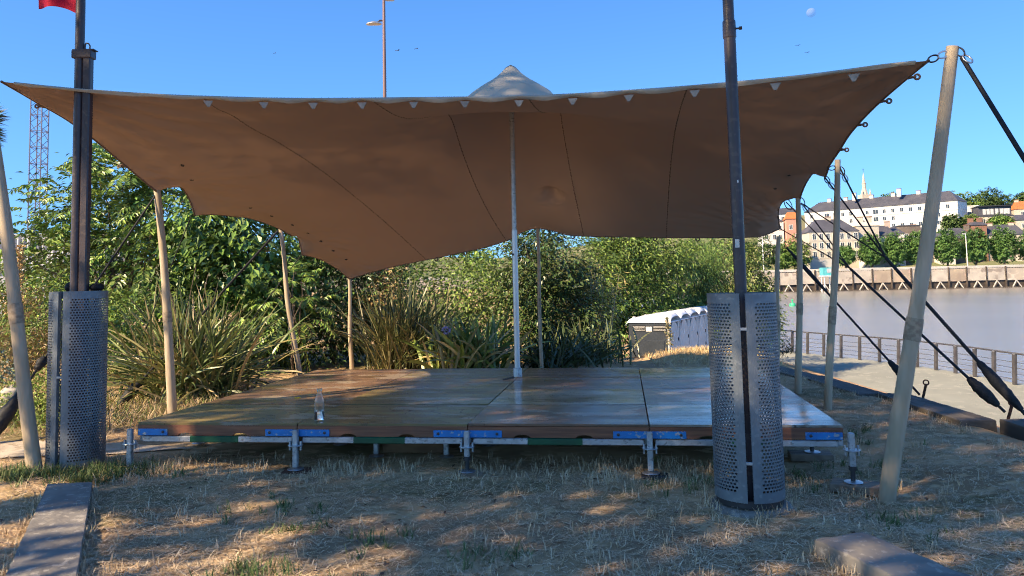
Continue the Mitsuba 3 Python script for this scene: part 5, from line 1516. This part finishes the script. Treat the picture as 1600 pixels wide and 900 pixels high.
for i, (x, w, zt, y, pal, lab) in enumerate(((80.6, 6.5, 12.4, 228, GREEN, 'round tree left of the beige block on the far quay'), (85.6, 6.0, 13.0, 230, OLIVE, 'yellowish tree next to the beige block on the far quay'), (73.5, 7.0, 13.0, 227, DARK, 'dark tree on the far quay right of the right mast'),
                                             (67.5, 7.0, 13.2, 228, GREEN[:1] + DARK, 'dark tree on the far quay, leftmost of those visible'), (60.0, 7.5, 13.0, 229, GREEN, 'far quay tree hidden behind the pale near tree'))):
    zc, hz = (zt + 4.2) / 2, (zt - 3.6) / 2
    shrub('quay_tree', lab, 'tree', (x, y, 3.3), [((x, y, zc), (w * 0.5, 3, hz)), ((x - w * 0.25, y, zc - 1), (w * 0.33, 2.5, hz * 0.7)), ((x + w * 0.28, y, zc - 0.6), (w * 0.3, 2.5, hz * 0.7))], 3600, 0.55, 0.7, pal, 440 + i, clump=0.4, per=16, r0=0.3, limbs=5, shell=0.6)
HT = [(184, 312, 34.6, 7.5, 7.0, OLIVE + GREEN, 'light green hill tree right of the long white building'), (191, 322, 33.0, 6, 6, GREEN, 'hill tree behind the small white house'), (206, 330, 37.8, 6.5, 8, DARK, 'dark hill tree, tallest on the skyline right of the long white building'), (214, 334, 35.5, 6.5, 8, DARK, 'dark hill tree right of the tallest one'), (203, 326, 33, 5, 7, DARK, 'dark hill tree left of the house with the glass front'),
      (151, 262, 21.2, 3.8, 4.0, DARK, 'dark round tree in front of the right end of the long white building'), (158.6, 265, 21.2, 3.2, 3.6, OLIVE, 'olive tree right of the dark round one'), (175.5, 275, 21.3, 4.2, 3.0, GREEN, 'low tree in front of the house with the glass front'), (228, 340, 36.6, 4.5, 5, DARK, 'dark hill tree beside the orange roof at the right edge'),
      (182, 285, 22.5, 3.5, 3.5, DARK, 'dark shrubby tree right of the house with the glass front'), (221, 338, 30, 6, 6, GREEN, 'green hill tree below the orange roofed house')]
for i, (x, y, zt, w, h, pal, lab) in enumerate(HT):
    z0 = float(hill_z(x, y))
    shrub('hill_tree', lab, 'tree', (x, y, min(z0, zt - h)), [((x, y, zt - h * 0.5), (w * 0.8, w * 0.6, h * 0.5)), ((x - w * 0.5, y, zt - h * 0.7), (w * 0.5, w * 0.5, h * 0.45)), ((x + w * 0.55, y, zt - h * 0.75), (w * 0.5, w * 0.5, h * 0.42)), ((x, y, zt - h * 1.1), (w, w * 0.5, h * 0.5))],
          2800, 0.75, 0.7, pal, 460 + i, clump=0.5, per=14, r0=0.35, limbs=4, shell=0.6)
shrub('hill_tree', 'green tree top just right of the church spire above the long roof', 'tree', (198, 400, 30), [((198.5, 400, 41.0), (4.5, 3, 2.6)), ((195.5, 400, 40.0), (3, 3, 2.4))], 700, 1.1, 0.7, GREEN, 480, clump=0.7, per=12, r0=0.3, limbs=4)

# --- buildings
mat('render_white', mottled((0.66, 0.64, 0.61), (0.60, 0.58, 0.55), 0.15), 0.85, 0.15)
mat('render_cream', mottled((0.56, 0.50, 0.41), (0.48, 0.43, 0.36), 0.2), 0.85, 0.15)
mat('render_pink', mottled((0.52, 0.40, 0.33), (0.45, 0.35, 0.29), 0.2), 0.85, 0.15)
mat('render_red', (0.48, 0.26, 0.20), 0.85, 0.15)
mat('render_brown', mottled((0.20, 0.165, 0.14), (0.15, 0.125, 0.11), 0.3), 0.85, 0.15)
mat('brick_red', mottled((0.30, 0.16, 0.11), (0.22, 0.12, 0.09), 0.8), 0.85, 0.15)
mat('slate', mottled((0.085, 0.085, 0.10), (0.065, 0.066, 0.08), 0.4), 0.55, 0.4)
mat('orange_tile', mottled((0.50, 0.17, 0.06), (0.40, 0.14, 0.06), 0.5), 0.8, 0.2)
mat('window_glass', (0.045, 0.055, 0.07), 0.12, 0.5)
mat('window_blind', (0.50, 0.51, 0.52), 0.5, 0.3)
mat('teal_paint', (0.10, 0.42, 0.44), 0.5, 0.4)
mat('buoy_green', (0.05, 0.45, 0.22), 0.45, 0.4)


def building(name, label, a, b, zb, ze, depth, wall, roof, ridge, hip=0.0, gable=None, windows=(), wbsdf='window_glass', chimneys=(), strings=(), bands=(), ctgy='building'):
    """block whose front runs from a to b in plan; roof ridge at height ridge; hip shortens the ridge at each end"""
    a, b = np.array([*a, 0.0]), np.array([*b, 0.0])
    L = np.linalg.norm(b - a)
    ex = (b - a) / L
    ey = np.array([-ex[1], ex[0], 0])
    M = np.stack([ex, ey, [0, 0, 1.0]], 1)

    def w(m):
        m.vertices = np.asarray(m.vertices) @ M.T + a
        return m

    key = thing(name, label, ctgy)
    obj('wall', w(box((L, depth, ze - zb), (L / 2, depth / 2, (ze + zb) / 2))), wall, key)
    if ridge > ze:
        o, hp = 0.25, hip
        V = [[-o, -o, ze], [L + o, -o, ze], [L + o, depth + o, ze], [-o, depth + o, ze], [hp, depth / 2, ridge], [L - hp, depth / 2, ridge]]
        V = np.array(V + [[x, y, z - 0.22] for x, y, z in V[:4]])
        rm = trimesh.Trimesh(V, [[0, 1, 5], [0, 5, 4], [1, 2, 5], [2, 3, 4], [2, 4, 5], [3, 0, 4], [6, 7, 1], [6, 1, 0], [7, 8, 2], [7, 2, 1], [8, 9, 3], [8, 3, 2], [9, 6, 0], [9, 0, 3]], process=False)
        rk = obj('roof', w(rm), roof, key)
    else:
        rk = obj('roof', w(box((L + 0.4, depth + 0.4, 0.35), (L / 2, depth / 2, ze + 0.17), 0, 0.05)), roof, key)
    for (x, z, ww, hh) in windows:
        k = obj('window', cat(w(box((ww + 0.24, 0.14, 0.12), (x, -0.05, z - hh / 2 - 0.06))), w(box((ww + 0.24, 0.10, 0.12), (x, -0.03, z + hh / 2 + 0.06))), w(box((0.12, 0.10, hh), (x - ww / 2 - 0.06, -0.03, z))), w(box((0.12, 0.10, hh), (x + ww / 2 + 0.06, -0.03, z))), w(box((0.07, 0.06, hh), (x, -0.035, z)))), 'white_paint', key)
        obj('pane', w(box((ww, 0.03, hh), (x, -0.012, z))), wbsdf, k)
    for (x, y, hz) in chimneys:
        ck = obj('chimney', w(box((1.5, 0.9, hz), (x, y, ridge - 0.9 + hz / 2))), wall, rk)
        obj('pots', w(box((1.7, 1.1, 0.22), (x, y, ridge - 0.9 + hz + 0.1))), 'brick_red', ck)
    for z in strings:
        obj('string_course', w(box((L + 0.1, 0.16, 0.18), (L / 2, -0.06, z))), 'quay_cap', key)
    for (x, z, ww, hh, m_) in bands:
        obj('shop_front', w(box((ww, 0.2, hh), (x, -0.08, z))), m_, key)
    return key


# long white apartment building with a slate roof
A_, B_ = (126.2, 330.0), (167.8, 288.0)
LW = math.hypot(B_[0] - A_[0], B_[1] - A_[1])
wins = []
rq = np.random.default_rng(410)
for f, zz in ((0.0, 0.0),):
    pass


def white_z(x, dz):
    return dz


wl = []
for row, zz in enumerate((26.6, 23.6, 20.6, 17.6)):
    for x in np.arange(3.0, LW - 2, 3.3):
        big = abs((x % 19.8) - 9.6) < 1.0
        if rq.random() < 0.78 or big:
            wl.append((x, zz, 1.9 if big else 1.15, 1.7 if big else 1.5))
building('white_apartment_block', 'long white apartment building with a dark slate roof on the hill', A_, B_, 7.0, 28.7, 12.0, 'render_white', 'slate', 33.0, 4.0, None, wl,
         chimneys=[(x, 6.0, 1.9) for x in (8.5, 15.5, 26, 34.5, 44.0)] + [(x, 2.2, 3.0) for x in (20.5, 38.0)], strings=(25.1, 19.1), wbsdf='window_glass')
# beige block on the quay
wl = [(x, z, 1.0, 1.7) for z in (13.4, 10.6, 7.9) for x in np.arange(1.5, 14.5, 2.05)]
building('beige_apartment_block', 'beige five storey block with a pale blue ground floor on the far quay', (91.3, 236), (105.8, 234.5), 3.2, 15.0, 11.0, 'render_cream', 'slate', 19.0, 3.5, None, wl, bands=((4.2, 4.9, 8.0, 3.0, 'window_blind'),), strings=(12.0, 6.7, 14.7), chimneys=[(7.5, 5.5, 1.6)])
building('gabled_house', 'cream house with a tall gable and chimneys right of the beige block', (106.3, 236), (112.6, 235.5), 3.2, 16.6, 9.0, 'render_cream', 'render_cream', 18.6, 3.1, None, [(3.2, 8.5, 1.0, 1.6)], chimneys=[(2.0, 3, 1.6), (4.6, 3, 1.6)])
building('grey_house', 'low house with a dark dormer between the clipped trees', (105.5, 231), (111.5, 231), 3.2, 10.0, 7.0, 'render_white', 'slate', 12.6, 1.2, None, [(1.2, 8.6, 1.0, 1.4), (1.2, 5.5, 1.0, 1.4), (4.2, 5.5, 1.0, 1.4)])
building('pink_house', 'pinkish house with a slate roof behind the clipped trees', (112.8, 242), (120.2, 241), 3.2, 13.8, 8.0, 'render_pink', 'slate', 17.0, 1.0, None, [(2, 11.5, 1.0, 1.5), (5, 11.5, 1.0, 1.5)], chimneys=[(6.6, 4, 2.0)])
building('slate_roofed_house', 'house with a broad slate roof left of the front right pole', (118.8, 245), (124.6, 244), 3.2, 14.4, 8.0, 'render_white', 'slate', 16.6, 1.4, None, [(2.2, 11.8, 1.0, 1.4)])
building('brown_building', 'flat topped grey brown building beside the front right pole', (125.2, 248), (131.5, 247), 3.2, 16.8, 7.0, 'render_brown', 'slate', 16.8, 0, None, [(2, 13.5, 1.0, 1.4), (4.4, 13.5, 1.0, 1.4)])
building('dark_roofed_house', 'house with a dark roof right of the front right pole', (132.0, 252), (138.5, 251), 3.2, 13.8, 8.0, 'render_cream', 'slate', 16.8, 1.0, None, [(4, 11.5, 1.0, 1.4)], chimneys=[(1.2, 4, 1.7)])
building('white_gabled_house', 'small white gabled house above the clipped trees', (136.6, 246), (141.0, 245), 3.2, 13.2, 8.0, 'render_white', 'slate', 15.6, 2.1, None, [(2.1, 11.0, 1.0, 1.4)])
building('slate_house', 'house under a wide grey slate roof right of the white gabled house', (141.0, 250), (149.5, 248), 3.2, 12.8, 9.0, 'render_brown', 'slate', 16.2, 2.6, None, [(3.0, 10.5, 1.0, 1.4)], chimneys=[(7.8, 4.5, 1.6)])
building('brick_house', 'narrow brick house with tall chimney stacks', (150.8, 252), (155.3, 251), 3.2, 17.0, 6.0, 'brick_red', 'slate', 18.2, 0.5, None, [(1.6, 14.5, 0.9, 1.3)], chimneys=[(0.9, 3, 1.9), (3.6, 3, 1.9)])
building('slate_terrace', 'long low slate roofed house behind the last clipped trees', (155.4, 252), (166.5, 249), 3.2, 13.6, 8.0, 'render_cream', 'slate', 17.0, 1.5, None, [(7.5, 11.8, 1.6, 1.4)], chimneys=[(2.5, 4, 1.4), (8.8, 4, 1.4)])
mh = building('modern_house', 'house with a band of large windows under a dark flat roof on the hill', (177.0, 291), (188.6, 288), 14.0, 22.3, 8.0, 'render_cream', 'slate', 22.3, 0, None, [(1.8, 20.6, 1.2, 1.6), (6.0, 20.4, 1.6, 1.6)])
ea = np.array([188.6 - 177.0, -3.0]) / math.hypot(11.6, 3)
ang_h = math.atan2(ea[1], ea[0])
fc_ = lambda s, d, z: np.array([177.0 + ea[0] * s - ea[1] * d, 291 + ea[1] * s + ea[0] * d, z])
obj('upper_storey', box((11.2, 7.4, 3.6), fc_(5.9, 4.2, 24.3), ang_h), 'slate', mh)
obj('flat_roof', box((11.8, 8.6, 0.35), fc_(5.9, 3.8, 26.3), ang_h, 0.05), 'steel_dark', mh)
for s in (2.4, 3.7, 5.0, 6.6, 8.2, 9.4, 10.4):
    obj('window', box((1.05, 0.10, 2.1), fc_(s, 0.42, 24.2), ang_h), 'window_blind', mh)
obj('balcony', box((11.6, 0.5, 0.3), fc_(5.9, 0.1, 22.65), ang_h), 'steel_dark', mh)
building('small_white_house', 'small white block right of the long white building', (178.2, 302), (182.2, 299), 17.0, 27.2, 8.0, 'render_white', 'render_white', 27.2, 0, None, [(2.0, 24.5, 0.9, 1.2)])
building('orange_roofed_house', 'house with an orange tiled roof at the right edge on the hill', (211.2, 322), (219.5, 319), 20.0, 27.5, 8.0, 'render_cream', 'orange_tile', 31.0, 1.4, None, [(3, 25.5, 1.0, 1.3)], chimneys=[(2.0, 4, 1.4)])
building('cream_house', 'cream house at the right edge below the orange roof', (178.4, 271), (186.5, 269), 8.0, 19.6, 8.0, 'render_cream', 'slate', 21.6, 1.0, None, [(2.2, 17.5, 1.1, 1.5), (5.5, 17.5, 1.1, 1.5)])
building('pink_block', 'red and pink house wall behind the middle river side pole', (90.2, 252), (94.5, 251), 3.2, 20.4, 8.0, 'render_red', 'orange_tile', 22.8, 0.8, None, [(1.4, 17.5, 1.0, 1.4), (3.2, 14.5, 1.0, 1.4)])
building('white_block', 'white house with shuttered windows left of the beige block', (83.5, 257), (90.4, 256), 3.2, 19.9, 8.0, 'render_white', 'slate', 21.6, 1.2, None, [(x, z, 1.0, 1.5) for x in (1.6, 4.2, 6.0) for z in (17.6, 14.6, 11.4)])
building('slate_ridge_house', 'distant building with a long dark roof under the right tent corner', (99.5, 302), (112.4, 300), 8.0, 26.0, 9.0, 'render_white', 'slate', 28.6, 1.0, None, [(3, 24.0, 1.0, 1.4), (7, 24.0, 1.0, 1.4)])

# church tower with a spire far behind the ridge
ch = thing('church_spire', 'pale church tower with a pointed spire above the long slate roof', 'church')
cc = np.array([194.0, 420.0, 0])
mat('pale_limestone', mottled((0.56, 0.50, 0.42), (0.47, 0.42, 0.36), 0.4), 0.85, 0.15)
obj('tower', box((5.2, 5.2, 22), cc + (0, 0, 34.0)), 'pale_limestone', ch)
for sx in (-1, 1):
    obj('turret', lathe([(0.001, 48.2), (0.5, 45.4), (0.5, 40)][::-1], cc + (sx * 2.2, -2.2, 0), 8), 'pale_limestone', ch)
obj('belfry', lathe([(2.2, 44.5), (1.7, 46.5), (1.05, 48.5), (1.05, 51.0), (1.3, 51.2), (1.0, 51.6)], cc, 8), 'pale_limestone', ch)
obj('spire', lathe([(0.95, 51.4), (0.05, 57.5)], cc, 8), 'pale_limestone', ch)
obj('cross', cat(box((0.12, 0.12, 2.4), cc + (0, 0, 58.4)), box((0.9, 0.12, 0.12), cc + (0, 0, 58.9))), 'steel_dark', ch)

# teal cabin on stilts in the river and a green buoy
ht = thing('river_cabin', 'small teal and white cabin on steel stilts at the far quay', 'cabin')
obj('cabin', box((2.4, 2.2, 2.2), (85.2, 210, 2.55), 0, 0.04), 'teal_paint', ht)
obj('side_window', box((1.2, 0.06, 1.1), (85.75, 208.86, 2.8)), 'window_blind', ht)
obj('deck', box((3.0, 2.8, 0.25), (85.4, 210, 1.35), 0, 0.04), 'white_paint', ht)
for x, y in ((84.4, 209), (86.6, 209), (84.4, 211), (86.6, 211)):
    obj('stilt', tube([(x, y, -4), (x, y, 1.3)], 0.14, 8), 'white_paint', ht)
obj('ladder', cat(bar((86.9, 208.8, -2.9), (86.9, 208.8, 1.3), 0.1), bar((87.5, 208.8, -2.9), (87.5, 208.8, 1.3), 0.1), *[bar((86.9, 208.8, z), (87.5, 208.8, z), 0.08) for z in np.arange(-2.6, 1.2, 0.5)]), 'white_paint', ht)
bu = thing('channel_buoy', 'small green channel buoy floating on the river', 'buoy')
obj('float', lathe([(0.001, -3.3), (0.45, -3.25), (0.5, -2.8), (0.35, -2.55), (0.001, -2.5)], (43.3, 120, 0), 16), 'buoy_green', bu, smooth=40)
obj('topmark', lathe([(0.10, -2.6), (0.10, -2.2), (0.22, -2.15), (0.001, -1.9)], (43.3, 120, 0), 12), 'buoy_green', bu, smooth=40)
